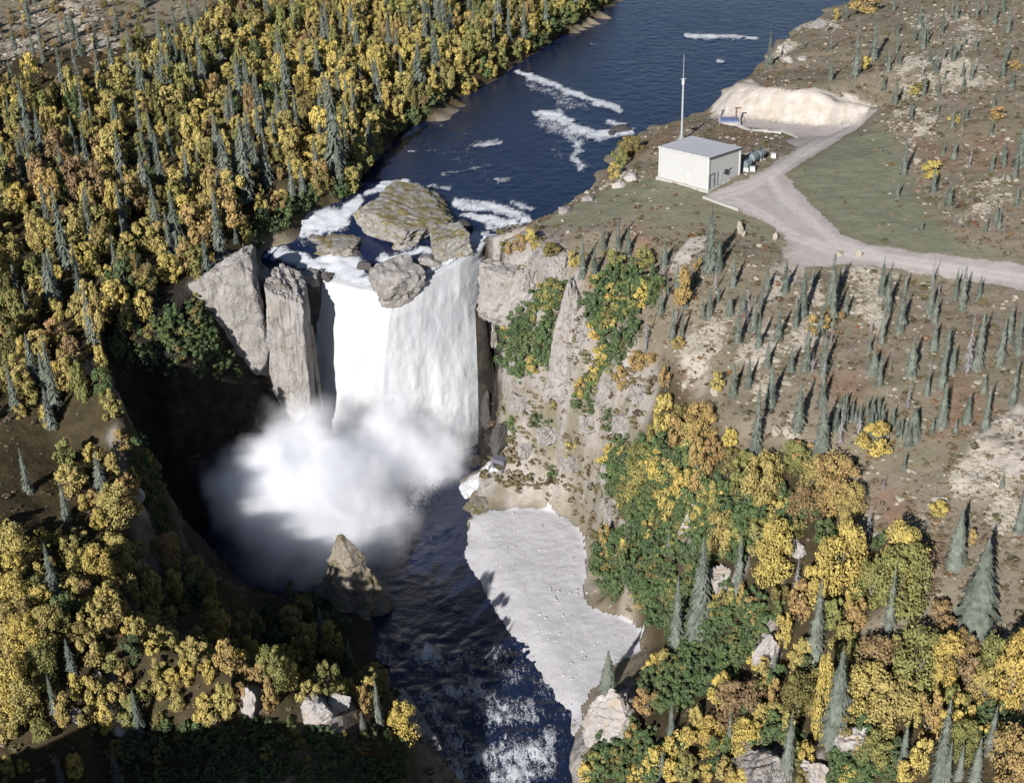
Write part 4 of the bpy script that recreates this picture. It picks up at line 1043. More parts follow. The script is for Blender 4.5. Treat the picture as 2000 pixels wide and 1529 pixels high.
mb = MB(); mb.hexa([hp(-.45, -.3, -.7), hp(la + .3, -.3, -.7), hp(la + .3, lb + .3, -.7), hp(-.45, lb + .3, -.7)], [hp(-.45, -.3, .2), hp(la + .3, -.3, .2), hp(la + .3, lb + .3, .2), hp(-.45, lb + .3, .2)])
mb.build('foundation', CONC, house)
def on_end(v0, v1, z0, z1, d0, d1, name, mat, parent=house):   # a flat piece on the end wall facing the road
    mb = MB(); mb.hexa([hp(la + d0, v0, z0), hp(la + d1, v0, z0), hp(la + d1, v1, z0), hp(la + d0, v1, z0)], [hp(la + d0, v0, z1), hp(la + d1, v0, z1), hp(la + d1, v1, z1), hp(la + d0, v1, z1)])
    return mb.build(name, mat, parent)
door = on_end(.55, 1.45, .22, 2.25, .004, .05, 'door', DOOR)
for v0, v1, z0, z1 in ((.42, .548, .22, 2.37), (1.452, 1.58, .22, 2.37), (.55, 1.45, 2.254, 2.37)):
    on_end(v0, v1, z0, z1, .004, .08, 'door_frame', TRIM, door)
on_end(1.30, 1.38, 1.15, 1.28, .051, .11, 'handle', DARKM, door)
door2 = on_end(2.45, 3.35, .22, 2.2, .004, .04, 'door', WHITE_TRIM)
on_end(2.33, 2.448, .22, 2.3, .004, .08, 'door_frame', TRIM, door2); on_end(2.45, 3.35, .12, .21, .004, .09, 'sill', DARKM, door2)
mb = MB(); a = vec(hp(la + .004, 4.3, 1.75)); mb.tube(a, a + ax * .32, .42, .36, 14); mb.build('exhaust_vent', DARKM, house)
mb = MB(); mb.tube(vec(hp(la + .1, 4.75, 1.7)), vec(hp(la + .1, 5.6, 2.0)), .05, .05, 6); mb.build('pipe', DARKM, house)
mb = MB(); mb.box(hp(la * .6, -.06, 1.55), (.5, .1, .4), ex); mb.build('meter_box', plain('meter_box_grey', (.6, .61, .62)), house)

# concrete kerb along the edge of the parking pad
mb = MB(); ka, kb, kc = [vec(G.hit(*q)) for q in ((1374, 388), (1408, 400), (1442, 412))]
for a, b in ((ka, kb), (kb, kc)):
    d = b - a; mb.box(tuple((a + b) / 2 + np.array((0, 0, .0))), (np.linalg.norm(d[:2]) + .06, .3, .7), math.atan2(d[1], d[0]))
tag(mb.build('retaining_kerb', CONC), 'low concrete kerb holding the lower edge of the gravel pad', 'kerb')

# radio mast behind the building
mp_ = vec(G.hit(1331, 272)); mp_[2] = float(G.h(mp_[0], mp_[1]))
MH = 155 / px_per_m(mp_) / 0.93
mast = root('radio_mast', tuple(mp_), 'tall thin grey radio mast standing behind the white building', 'mast')
mb = MB(); mb.tube((0, 0, -.3), (0, 0, MH * .68), .17, .12, 10); mb.build('pole', GALV, mast)
mb = MB(); mb.tube((0, 0, MH * .68), (0, 0, MH), .05, .03, 8); mb.build('whip_antenna', GALV, mast)
mb = MB(); mb.tube((0, 0, MH * .655), (0, 0, MH * .715), .23, .23, 10); mb.build('antenna_head', WHITE_TRIM, mast)
mb = MB(); mb.box((0, 0, MH * .72), (.9, .07, .07)); mb.build('cross_arm', GALV, mast)
mb = MB(); mb.box((0, 0, .05), (.9, .9, .5)); mb.build('base', CONC, mast)
mb = MB()
for q in range(14): mb.box((0, -.2, .6 + q * MH * .045), (.36, .05, .05))
tag(mb.build('climbing_rungs', GALV, mast), kind='stuff')
mb = MB(); mb.box((-.38, 0, MH * .25), (.45, .3, .6)); mb.build('equipment_box', DARKM, mast)

# two round tanks and white blocks in the building's shadow
def tank(px, py, rad, length, label):
    p = vec(G.hit(px, py)); r_ = root('fuel_tank', (p[0], p[1], p[2]), label, 'tank', None, ex + .15)
    mb = MB(); mb.tube((0, -length / 2, rad + .32), (0, length / 2, rad + .32), rad, rad, 20); mb.build('shell', TANK, r_, False)
    for s in (-1, 1):
        mb = MB(); mb.tube((0, s * length / 2, rad + .32), (0, s * (length / 2 + .16), rad + .32), rad, rad * .72, 20); mb.build('end_cap', TANK, r_)
        mb = MB(); mb.box((0, s * length * .3, .17), (rad * 1.5, .2, .5)); mb.build('saddle', CONC, r_)
    mb = MB(); mb.tube((0, 0, 2 * rad + .3), (0, 0, 2 * rad + .62), .12, .12, 8); mb.build('filler_cap', DARKM, r_)
tank(1457, 332, .62, 1.5, 'grey round tank close to the corner of the white building')
tank(1469, 321, .8, 1.7, 'grey round tank, the middle one behind the building')
tank(1484, 312, .62, 1.5, 'grey-green tank farthest from the building by the brown mound')
for px, py, lab in ((1456, 336, 'white cubic block before the near tank, closest to the building'), (1469, 334, 'white cubic block before the near tank, on the road side'), (1510, 308, 'flat white block past the farthest tank')):
    p = G.hit(px, py); mb = MB(); mb.box((0, 0, .3), (.75, .6, .7)); mb.box((0, 0, .67), (.6, .48, .06))
    tag(obj('block', mb.mesh('block', WHITE_TRIM), None, p), lab, 'block')

# the intake: a covered concrete chamber, a hoist post and a kerb on the quarry floor
p = G.hit(1424, 243)
it = root('intake_chamber', p, 'low concrete intake chamber with a blue-grey cover at the river end of the cut', 'intake', None, R(-4))
mb = MB(); mb.box((0, 0, .2), (3.6, 2.6, 1.0)); mb.build('chamber', CONC, it)
mb = MB(); mb.box((0, 0, .82), (2.9, 2.0, .22)); mb.build('cover', BLUE, it)
for s in (-1, 1):
    mb = MB(); mb.box((s * 1.0, 0, .96), (.08, 1.7, .06)); mb.build('cover_rib', BLUE, it)
for s in (-1, 1):
    for e in (-1, 1):
        mb = MB(); mb.box((s * 1.7, e * 1.2, 1.2), (.06, .06, 1.0)); mb.build('rail_post', GALV, it)
for c_, s_ in (((0, 1.2, 1.72), (3.5, .05, .05)), ((1.7, 0, 1.72), (.05, 2.4, .05))):
    mb = MB(); mb.box(c_, s_); mb.build('rail', GALV, it)
p = G.hit(1437, 243)
hs = root('hoist_post', p, 'brown upright hoist post beside the intake chamber', 'post')
mb = MB(); mb.tube((0, 0, -.2), (0, 0, 2.9), .16, .14, 8); mb.build('post', WOOD, hs)
mb = MB(); mb.box((.25, 0, 2.85), (.95, .2, .2)); mb.build('arm', WOOD, hs)
mb = MB(); mb.box((.0, 0, .35), (.7, .7, .8)); mb.build('winch', DARKM, hs)
def low_rail(name, pts, label):
    q = [vec(G.hit(*a)) for a in pts]; r_ = root(name, tuple(q[0]), label, 'kerb')
    for a, b in zip(q[:-1], q[1:]):
        mb = MB(); d = b - a; c_ = (a + b) / 2 - q[0]; mb.box((c_[0], c_[1], c_[2] + .14), (np.linalg.norm(d[:2]), .35, .5), math.atan2(d[1], d[0])); mb.build('kerb_beam', CONC, r_)
low_rail('edge_kerb', [(1441, 250), (1470, 256), (1500, 259), (1526, 262)], 'pale concrete edging along the front of the cut')
low_rail('edge_kerb', [(1527, 258), (1542, 264), (1556, 270)], 'grey edging at the road end of the cut, right of the pale one')

# the outlet: concrete portal and its white outflow
p = vec(G.hit(972, 915))
ot = root('outlet_portal', tuple(p), 'small grey concrete outlet portal at the foot of the right wall', 'outlet', None, R(-35))
mb = MB(); mb.box((0, .6, .5), (2.2, 1.4, 2.0)); mb.build('headwall', plain('dark_concrete', (.12, .115, .14)), ot)
mb = MB(); mb.box((0, -.13, .35), (1.3, .06, 1.0)); mb.build('opening', DARKM, ot)
for s in (-1, 1):
    mb = MB(); mb.box((s * 1.05, -.3, -.1), (.2, .9, .9)); mb.build('wing_wall', plain('grey_concrete', (.22, .215, .22)), ot)
a, b = vec(at_z(972, 918, -27.3)), vec(at_z(896, 962, -29.9))
d = b - a; L = np.linalg.norm(d); side = np.cross(d / L, (0, 0, 1.0)); side /= np.linalg.norm(side)
V = []
for i in range(40):
    s = i / 39
    for j in range(17):
        w = (j / 16 - .5) * (2.4 + 2.1 * s) * (1 + .5 * float(fbm(np.array(s * 5), np.array(j // 9 * 3.0), 0, 3, 79))) + .5 * math.sin(s * 4)
        q = a + d * s + side * w
        z = 0.25 + .55 * math.cos((j / 16 - .5) * math.pi) + .7 * float(fbm(np.array(s * 9), np.array(w * 1.2), 0, 3, 77))
        zl = a[2] + (b[2] - .9 - a[2]) * s ** 1.3 + z * (1 - .35 * s)
        V.append((q[0], q[1], max(zl, float(G.h(q[0], q[1])) + .22 * math.cos((j / 16 - .5) * math.pi)) if s < .85 else zl))
F = [(i * 17 + j, i * 17 + j + 1, (i + 1) * 17 + j + 1, (i + 1) * 17 + j) for i in range(39) for j in range(16)]
tag(obj('outlet_water', mesh_from('outlet_water', V, F, WHITE, True)), 'tongue of white water pouring from the outlet into the pool', None, None, 'structure')
# ------------------------------------------------------------------ vegetation: shapes
def leaf_quads(C, N, size, rg):
    """Leaf-cluster quads at centres C with normals N."""
    n = len(C)
    t = rg.normal(size=(n, 3)); t -= (t * N).sum(1)[:, None] * N; t /= np.linalg.norm(t, axis=1)[:, None]
    b = np.cross(N, t)
    s = (size * rg.uniform(0.6, 1.35, n))[:, None]; asp = rg.uniform(0.55, 1.0, n)[:, None]
    V = np.stack((C - t * s, C - b * s * asp, C + t * s, C + b * s * asp), 1).reshape(-1, 3)
    return V, np.arange(4 * n).reshape(n, 4)

def broadleaf(seed, clumps=13, per=46, size=0.062, low=0.22, top=1.0):
    """Crown of unit height and about unit width: leaf clumps spread on limbs."""
    rg = np.random.default_rng(seed)
    Cs, Ns = [], []
    for c in range(clumps):
        h = low + (top - low) * (c + rg.uniform(0, 1)) / clumps
        env = 0.42 * math.sin(math.pi * min(1, max(0.05, (h - low + .12) / (top - low + .2)))) ** 0.6
        a = rg.uniform(0, 2 * math.pi) if c else 0; rr = env * math.sqrt(rg.uniform(0.05, 1))
        ctr = np.array((rr * math.cos(a), rr * math.sin(a), min(h, top - .1)))
        rad = rg.uniform(0.11, 0.20) * (1.15 - 0.45 * (h - low) / (top - low))
        k = int(per * rg.uniform(.7, 1.3))
        d = rg.normal(size=(k, 3)); d /= np.linalg.norm(d, axis=1)[:, None]
        r = rad * rg.uniform(0.55, 1.15, k) ** .7
        Cs.append(ctr + d * r[:, None] * (1, 1, .85))
        nn = d * .9 + rg.normal(0, .38, (k, 3)) + (0, 0, .25); Ns.append(nn / np.linalg.norm(nn, axis=1)[:, None])
    k = clumps * 5      # loose sprays
    d = rg.normal(size=(k, 3)); d /= np.linalg.norm(d, axis=1)[:, None]
    Cs.append(np.array((0, 0, (low + top) / 2)) + d * (.46, .46, (top - low) / 2 * 1.02) * rg.uniform(.75, 1.05, (k, 1))); Ns.append(d)
    return leaf_quads(np.concatenate(Cs), np.concatenate(Ns), size, rg)

def limbs(seed, height=0.8, r0=0.022, n=7, lean=0.05):
    rg = np.random.default_rng(seed); mb = MB()
    p = np.zeros(3); prev = np.array((0, 0, -.06)); pts = [prev]
    for j in range(1, 5):
        pts.append(np.array((rg.normal(0, lean) * j / 4, rg.normal(0, lean) * j / 4, height * j / 4)))
    for j in range(4):
        mb.tube(pts[j], pts[j + 1], r0 * (1 - j * .22), r0 * (1 - (j + 1) * .22), 6, False)
    for q in range(n):
        h = rg.uniform(.25, .75); a = rg.uniform(0, 6.28)
        b = pts[1] + (pts[4] - pts[1]) * (h - .25) / .75
        e = b + np.array((math.cos(a) * .2, math.sin(a) * .2, rg.uniform(.08, .2)))
        mb.tube(b, e, r0 * .42, r0 * .15, 4, False)
    return np.array(mb.v), mb.f

def spruce(seed, rad=0.115, layers=24, per=7, ragged=0.3, bare=0.05, power=0.72):
    """Narrow northern spruce of unit height: drooping sprays in ragged whorls."""
    rg = np.random.default_rng(seed); V, F = [], []
    for L in range(layers):
        t = bare + (1 - bare) * (L + rg.uniform(-.25, .25)) / layers
        t = min(max(t, bare), .985)
        base_r = rad * (1 - t) ** power * (1 + rg.normal(0, ragged * .5)) + .008
        n = max(4, int(per * (0.65 + 0.5 * (1 - t)))); a0 = rg.uniform(0, 6.28)
        for q in range(n):
            a = a0 + 2 * math.pi * q / n + rg.normal(0, .2); r = max(.010, base_r * rg.uniform(.65, 1.2))
            dz = -r * rg.uniform(.25, .75); w = r * rg.uniform(.22, .42)
            d = np.array((math.cos(a), math.sin(a), 0)); s = np.array((-math.sin(a), math.cos(a), 0))
            c0 = np.array((0, 0, t)); tip = c0 + d * r + (0, 0, dz); mid = c0 + d * r * .55 + (0, 0, dz * .35 + r * .06)
            i = len(V)
            V += [c0 + (0, 0, .012), mid + s * w * .6, mid - s * w * .6, tip + s * w * .22, tip - s * w * .22, mid + (0, 0, -r * .35)]
            F += [(i, i + 2, i + 1), (i + 1, i + 2, i + 4, i + 3), (i + 1, i + 5, i + 2)]
    i = len(V); V += [np.array((.006, 0, .95)), np.array((-.004, .005, .95)), np.array((-.004, -.005, .95)), np.array((0, 0, 1.02))]; F += [(i, i + 1, i + 3), (i + 1, i + 2, i + 3), (i + 2, i, i + 3)]
    return np.array(V), F

def pole_trunk(r=0.011, h=0.93):
    mb = MB(); mb.tube((0, 0, -.05), (0, 0, h), r, r * .2, 7, False); return np.array(mb.v), mb.f

def leaf_material(name, stops, fine=0.35, rough=0.75):
    k = NT(name)
    oi = k.n('ShaderNodeObjectInfo').outputs['Random']
    base = k.ramp(oi, stops)
    p = k.pos()
    nz = k.noise(p, 1.1, 4, .7)
    dark = k.n('ShaderNodeHueSaturation'); k.l(base, dark.inputs['Color']); dark.inputs['Value'].default_value = 1 - fine; dark.inputs['Saturation'].default_value = 1.0
    lite = k.n('ShaderNodeHueSaturation'); k.l(base, lite.inputs['Color']); lite.inputs['Value'].default_value = 1 + fine * .6
    k.color(k.mix(k.ramp(nz, [(0.32, 0.0), (0.66, 1.0)]), dark.outputs[0], lite.outputs[0]))
    k.rough(rough); k.b.inputs['Specular IOR Level'].default_value = 0.12
    return k.mat
GOLD = leaf_material('gold_leaves', [(0, (0.36, 0.285, 0.098)), (.3, (0.43, 0.34, 0.11)), (.6, (0.31, 0.265, 0.095)), (.85, (0.35, 0.265, 0.098)), (1, (0.25, 0.23, 0.088))])
LEMON = leaf_material('lemon_leaves', [(0, (0.46, 0.350, 0.098)), (.5, (0.41, 0.325, 0.10)), (1, (0.40, 0.290, 0.088))])
ORANGE = leaf_material('orange_leaves', [(0, (0.36, 0.250, 0.092)), (.5, (0.32, 0.225, 0.092)), (1, (0.30, 0.195, 0.088))])
LIME = leaf_material('yellow_green_leaves', [(0, (0.23, 0.215, 0.075)), (.5, (0.185, 0.19, 0.068)), (1, (0.28, 0.235, 0.08))])
OLIVE = leaf_material('olive_leaves', [(0, (0.155, 0.140, 0.050)), (.5, (0.20, 0.155, 0.06)), (1, (0.125, 0.125, 0.045))])
BROWN = leaf_material('brown_leaves', [(0, (0.225, 0.155, 0.085)), (.5, (0.27, 0.185, 0.085)), (1, (0.20, 0.135, 0.075))])
GREEN = leaf_material('green_leaves', [(0, (0.075, 0.112, 0.048)), (.5, (0.100, 0.140, 0.056)), (.8, (0.065, 0.095, 0.048)), (1, (0.135, 0.155, 0.058))], .35)
NEEDLE = leaf_material('spruce_needles', [(0, (0.125, 0.140, 0.112)), (.5, (0.150, 0.164, 0.134)), (1, (0.105, 0.124, 0.100))], .5)
FROST = leaf_material('grey_dead_spruce', [(0, (0.23, 0.22, 0.235)), (1, (0.28, 0.26, 0.265))], .25)
BARK = plain('grey_bark', (0.20, 0.175, 0.15), .9, .05)
PALEBARK = plain('pale_birch_bark', (0.24, 0.22, 0.19), .8, .1)

def crown_mesh(name, VF, mat): return mesh_from(name, VF[0], VF[1], mat, False)
BROAD = [crown_mesh('crown', broadleaf(200 + i, 11 + i % 4 * 2, 120, 0.035, .14 + .03 * (i % 3)), GOLD) for i in range(7)]
BIGB = [crown_mesh('crown', broadleaf(250 + i, 32, 135, 0.0215, .10), GOLD) for i in range(4)]
BUSH = [crown_mesh('foliage', broadleaf(300 + i, 10, 100, 0.045, .02, 1.0), GREEN) for i in range(5)]
LIMBS = [mesh_from('trunk', *limbs(320 + i, .62, .018), PALEBARK) for i in range(4)]
STEMS = [mesh_from('stem', *limbs(340 + i, .6, .02, 9, .1), BARK) for i in range(3)]
SPR = [crown_mesh('crown', spruce(400 + i, [.105, .09, .12, .10, .13, .095][i], 44 + i % 3 * 6, 10, .35), NEEDLE) for i in range(6)]
WIDE = [crown_mesh('crown', spruce(450 + i, .185, 62, 17, .3, .04, .8), NEEDLE) for i in range(2)]
DEAD = [crown_mesh('crown', spruce(460 + i, .075, 26, 5, .5, .1), FROST) for i in range(2)]
POLE = mesh_from('trunk', *pole_trunk(), BARK)
LEAFMAT = {'y': GOLD, 'l': LEMON, 'o': ORANGE, 'g': LIME, 'e': OLIVE, 'b': BROWN, 'G': GREEN}

counts = {'spruce': 0, 'gold': 0, 'bush': 0}
def put(name, base, h, w, crown, trunk, label, cat, group, mat=None, trunk_name='trunk', crown_name='crown'):
    r_ = root(name, base, label, cat, group, random.uniform(0, 6.28))
    c = bpy.data.objects.new(crown_name, crown); COL.objects.link(c); c.parent = r_; c.scale = (w, w, h)
    if mat is not None and mat is not crown.materials[0]:
        c.material_slots[0].link = 'OBJECT'; c.material_slots[0].material = mat
    tt = bpy.data.objects.new(trunk_name, trunk); COL.objects.link(tt); tt.parent = r_; tt.scale = (max(w, h * .35), max(w, h * .35), h) if trunk is not POLE else (h, h, h)
    return r_

def metric(px, py, hpx):
    """Ground point under a photo point and the height in metres of something that tall there."""
    p = G.hit(px, py)
    return p, hpx / px_per_m(p) / math.cos(math.atan2(CAM[2] - p[2], math.hypot(p[0], p[1])))

taken = []      # ground points already planted, with a radius

# ------------------------------------------------------------------ vegetation: spruces one by one on the right bank
SPRUCES = [   # photo foot x, foot y, height in photo pixels, kind
    (1502,130,66,0),(1652,38,32,0),(1670,150,105,0),(1705,120,88,0),(1622,100,40,0),(1569,95,24,0),(1566,60,15,0),(1622,157,46,0),(1734,140,46,0),(1725,178,38,0),(1747,205,54,0),(1804,187,46,0),(1785,83,40,0),(1752,68,30,0),(1805,82,40,0),(1840,68,50,0),(1795,50,40,0),(1862,120,35,0),(1842,118,36,0),(1872,104,42,0),(1905,98,32,0),(1957,152,66,0),(1897,158,50,0),(1880,150,30,0),(1757,124,32,0),(1815,121,30,0),(1887,233,30,0),(1940,215,32,0),(1935,267,36,0),(1878,272,24,1),(1975,175,40,0),(1960,327,46,0),(1990,326,104,0),(1764,343,82,0),(1842,304,26,0),(1925,28,34,0),(1752,386,36,0),(1822,376,52,0),(1852,402,46,0),(1985,402,42,0),(1800,452,24,0),(1700,24,24,0),(1745,22,28,0),(1860,24,26,0),(1960,30,30,0),
    (1386,532,135,0),(1403,531,72,0),(1207,488,68,0),(1178,486,42,0),(1138,541,78,0),(1161,546,66,0),(1290,616,52,0),(1261,691,86,1),(1313,666,72,0),(1332,658,58,0),(1386,622,62,0),(1372,621,36,0),(1431,561,62,0),(1425,616,42,0),(1451,611,42,0),(1567,613,84,0),(1486,603,42,0),(1476,887,142,0),
    (1567,617,90,0),(1622,606,116,0),(1757,649,86,0),(1877,606,84,0),(1832,583,38,1),(1721,671,76,0),(1701,651,32,1),(1888,733,122,1),(1908,721,126,0),(1951,716,92,0),(1968,671,76,0),(1986,692,86,0),(1778,736,82,0),(1838,761,82,0),(1817,723,24,1),(1705,729,44,2),(1737,729,26,1),(1607,729,82,0),(1573,728,92,0),(1586,731,42,1),(1838,836,82,0),(1923,841,92,0),(1976,794,94,0),(1865,849,32,0),(1558,841,104,0),(1603,889,118,0),(1640,869,92,1),(1675,863,66,1),(1783,851,54,2),(1773,798,54,1),(1820,849,32,0),
    (1866,1101,114,2),(1905,1226,176,2),(1695,1043,52,1),(1765,921,36,0),(1990,1040,120,0),(1957,951,26,0),(1725,960,30,1),(1733,1244,140,0),(1726,1133,62,0),(1556,1146,56,1),(1591,1281,152,0),(1628,1448,178,0),(1832,1531,164,0),(1931,1476,100,0),(1760,1511,88,0),(1847,1531,78,0),(1903,1526,82,0),(1872,1522,64,0),(1537,1516,124,0),
    (1320,1276,152,0),(1366,1248,194,0),(1310,1443,66,0),(1188,1346,72,2),(1423,1466,72,0),(1510,1326,62,0),(1292,1522,54,0),(1442,1151,114,0),(1306,1083,38,0)]
LEFT_SPRUCES = [(325,209,92),(497,91,52),(548,129,76),(428,316,92),(455,226,72),(485,396,172),(540,301,82),(658,346,196),(695,261,112),(620,346,78),(372,386,108),(390,346,62),(130,519,160),(430,471,108),(335,506,92),(228,531,72),(462,476,42),(175,346,112),(182,491,122),(50,361,102),(62,301,72),(150,311,82),(32,561,62),(275,546,42),(162,601,82),(842,86,72),(852,151,106),(882,76,62),(926,86,76),(965,101,62),(1010,61,46),(786,181,76),(732,181,72),(662,191,62),(592,381,62),(502,331,62),(230,62,56),(120,88,50),(290,120,70),(60,170,50),(22,240,62),(300,300,80),(250,420,90),(95,440,84),(560,230,80),(610,120,60),(700,110,66),(760,60,56),(400,160,66),(340,90,44),(480,520,44),(60,640,76),
    (56,961,84),(200,961,78),(132,1016,74),(110,1171,116),(40,1066,48),(142,1316,68),(112,1406,88),(275,1436,86),(120,1526,48),(230,1526,54),(632,1271,80),(687,1331,80),(740,1416,80),(710,1436,44),(257,1191,38),(275,1236,34),(590,1281,44)]

SPRUCE_LABEL = {   # the ones a label can single out
    (1502,130): 'lone grey-green spruce at the water on the far bank beside the long pale ledge', (1670,150): 'tallest spruce of the pair on the far bank above the pale cut', (1705,120): 'second tall spruce right behind the tallest above the pale cut',
    (1386,532): 'biggest spruce below the building, standing between the pale scar and the road', (1403,531): 'slim spruce close to the right of the biggest spruce by the road',
    (1566,60): 'tiny spruce tip on the far bank at the edge of the river', (1652,38): 'small dark spruce at the river beside the yellow sapling on the far bank',
    (1764,343): 'tall spruce at the upper right edge of the lawn', (1990,326): 'broad spruce cut by the right edge of the photo above the road', (1207,488): 'spruce with a long dark shadow at the brink above the bluff', (1261,691): 'grey dead-looking spruce in the middle of the slope below the pale scar',
    (1476,887): 'very tall spruce at the upper edge of the yellow trees, left of the others', (1603,889): 'tall dark spruce beside the grey bare one, left of the dense thicket', (1640,869): 'grey bare spruce at the left end of the dense spruce thicket', (1675,863): 'short grey bare snag left of the low yellow bush',
    (1558,841): 'tall spruce with a broad shadow between pale stones and thicket', (1888,733): 'pale lilac-grey bare spruce on the right of the hillside', (1908,721): 'thin spruce with yellowed foot right of the pale grey bare one',
    (1622,606): 'tall spruce below the road with a double-width black shadow', (1567,617): 'tall bushy spruce below the pale lay-by', (1757,649): 'sturdy spruce in the middle of the hillside below the road', (1877,606): 'spruce reaching up across the road at the right', (1838,836): 'slim spruce on the rust-red heath', (1923,841): 'tall spruce at the right end of the rust-red heath beside the pale rock slope',
    (1705,729): 'squat bushy spruce alone on the brown heath', (1773,798): 'frosty grey spruce at the back of the dense thicket', (1783,851): 'broad grey-green spruce in front of the dense thicket',
    (1866,1101): 'broad cone-shaped spruce on the brown clearing, the upper of two', (1905,1226): 'broad cone-shaped spruce on the brown clearing, the lower and larger of two', (1733,1244): 'tall grey spruce in front of the yellow-topped tree', (1695,1043): 'thin grey bare spruce behind the yellow-topped tree',
    (1591,1281): 'tall narrow spruce left of the bare gap between the yellow trees', (1628,1448): 'very tall narrow spruce beside the pink-grey rock', (1832,1531): 'tallest spruce at the bottom edge on the right', (1537,1516): 'slender spruce standing in front of the large grey rock face', (1188,1346): 'dark squat spruce on the bank between gravel bar and pale pink boulder',
    (1366,1248): 'tallest spruce among the green bushes by the gravel bar', (1320,1276): 'second tall spruce in the green bushes, nearer to the gravel bar', (1310,1443): 'blue-grey spruce in the green bushes right of the pale pink boulder', (1442,1151): 'dark spruce next to the leaning pale slab',
    (658,346): 'tallest spruce at the brink of the forest above the rapids', (485,396): 'very tall thin spruce in the yellow forest left of the rapids', (130,519): 'very tall spruce leaning over the yellow forest near the left edge', (695,261): 'spruce at the river edge just behind the tallest one', (110,1171): 'tall dark spruce on the near left bank below the brown clearing', (56,961): 'broad spruce at the left edge on the brown clearing',
    (275,1436): 'dark pointed spruce standing alone in the shade right of the slanting ledge', (687,1331): 'dark pointed spruce at the brink of the near left spur', (632,1271): 'spruce behind the yellow bushes on the near left spur', (200,961): 'spruce at the brink beside the small white rock'}
def left_place(px, py):
    if py > 830: return ('on the near left spur', 'near left spur') if px > 340 else ('at the left edge of the near bank', 'near left bank edge') if px < 110 else ('on the near left bank', 'near left bank')
    if px < 340 and py < 240: return 'on the thin stony slope at the upper left', 'upper left slope'
    if px > 660 and py < 330: return ('along the far river edge', 'far river edge') if py > 110 else ('near the top by the far river', 'top river edge')
    if px > 500 and py > 250: return 'behind the left rapids', 'behind the left rapids'
    if px > 340 and py > 380: return 'just behind the rock pillars', 'behind the rock pillars'
    if py > 560: return 'above the dark bay', 'above the dark bay'
    if px < 170: return 'near the left edge of the forest', 'left forest edge'
    if py < 120: return 'near the top edge of the forest', 'top forest edge'
    if px < 380: return 'in the left half of the yellow forest', 'left half of the forest'
    return 'in the middle of the yellow forest', 'middle of the forest'
def right_place(px, py):
    if py < 110: return 'near the top on the far stony heath', 'far stony heath'
    if py < 240: return 'on the stony heath beyond the pale cut', 'heath beyond the cut'
    if py < 480: return 'on the heath right of the lawn', 'heath right of the lawn'
    if px < 1300 and py < 640: return 'on the brow behind the green patches', 'brow behind the green patches'
    if px < 1480 and py < 760: return 'on the slope below the pale scar', 'slope below the scar'
    if py < 640: return 'close below the road', 'close below the road'
    if py < 900: return ('on the middle of the brown heath' if px < 1760 else 'at the right of the brown heath'), ('middle heath' if px < 1760 else 'right heath')
    if px > 1640 and py < 1180: return 'around the brown clearing', 'brown clearing'
    if py < 1130: return 'above the green thicket by the gravel bar', 'above the green thicket'
    if px < 1420: return 'at the bottom near the pale pink boulder', 'bottom near the boulder'
    if py < 1330: return 'below the brown clearing', 'below the brown clearing'
    return ('at the bottom near the grey rock face' if px < 1640 else 'in the bottom right corner'), ('bottom near the rock face' if px < 1640 else 'bottom right corner')
def place_of(px, py): return left_place(px, py) if px < 1000 else right_place(px, py)
def spruce_region(px, py, h=60):
    w, g = place_of(px, py)
    s_ = 'tall' if h >= 100 else 'middle-sized' if h >= 62 else 'small'
    return '%s grey-green spruce %s' % (s_, w), '%s spruces, %s' % (s_, g)

for px, py, h, kind in SPRUCES + [(a, b, c, 0) for a, b, c in LEFT_SPRUCES]:
    p, hm = metric(px, min(py, 1700), h * (1.05 if h < 100 else .97))
    lab, grp = spruce_region(px, py, h)
    uniq = SPRUCE_LABEL.get((px, py))
    crown = random.choice(DEAD) if kind == 1 else random.choice(WIDE) if kind == 2 else random.choice(SPR)
    w = hm * random.uniform(.8, 1.08) * (.9 if kind == 2 else 1) if hm > 4 else hm * random.uniform(1.15, 1.5)
    if kind == 1 and not uniq: lab, grp = lab.replace('grey-green spruce', 'pale bare spruce'), 'bare ' + grp
    put('spruce_tree', p, hm, w, crown, POLE, uniq or lab, 'spruce', None if uniq else grp)
    taken.append((p[0], p[1], .5)); counts['spruce'] += 1
# more thin spruces strewn over the open heath
HEATH_PX = [(1390, 640), (1480, 560), (1640, 545), (1900, 570), (1990, 590), (1990, 780), (1880, 850), (1800, 780), (1620, 790), (1540, 830), (1440, 800), (1380, 720)]
HEATH2_PX = [(1730, 60), (1990, 10), (1990, 480), (1860, 450), (1790, 300), (1730, 200)]
HEATH3_PX = [(1200, 470), (1290, 500), (1420, 545), (1480, 560), (1390, 640), (1300, 640), (1290, 560), (1180, 520)]
for poly, n_, lo, hi in ((HEATH_PX, 46, 34, 92), (HEATH2_PX, 34, 24, 56), (HEATH3_PX, 16, 34, 66)):
    k_ = 0
    while k_ < n_:
        px, py = random.uniform(1180, 1990), random.uniform(10, 850)
        if not in_poly(np.array([px]), np.array([py]), poly)[0]: continue
        h = random.uniform(lo, hi); p, hm = metric(px, py, h)
        if any(math.hypot(p[0] - q[0], p[1] - q[1]) < 1.6 for q in taken): k_ += .2; continue
        lab, grp = spruce_region(px, py, h)
        if random.random() < .1: put('spruce_tree', p, hm, hm, random.choice(DEAD), POLE, lab.replace('grey-green spruce', 'pale bare spruce'), 'spruce', 'bare ' + grp)
        else: put('spruce_tree', p, hm, hm * random.uniform(.9, 1.25), random.choice(SPR), POLE, lab, 'spruce', grp)
        taken.append((p[0], p[1], .4)); counts['spruce'] += 1; k_ += 1
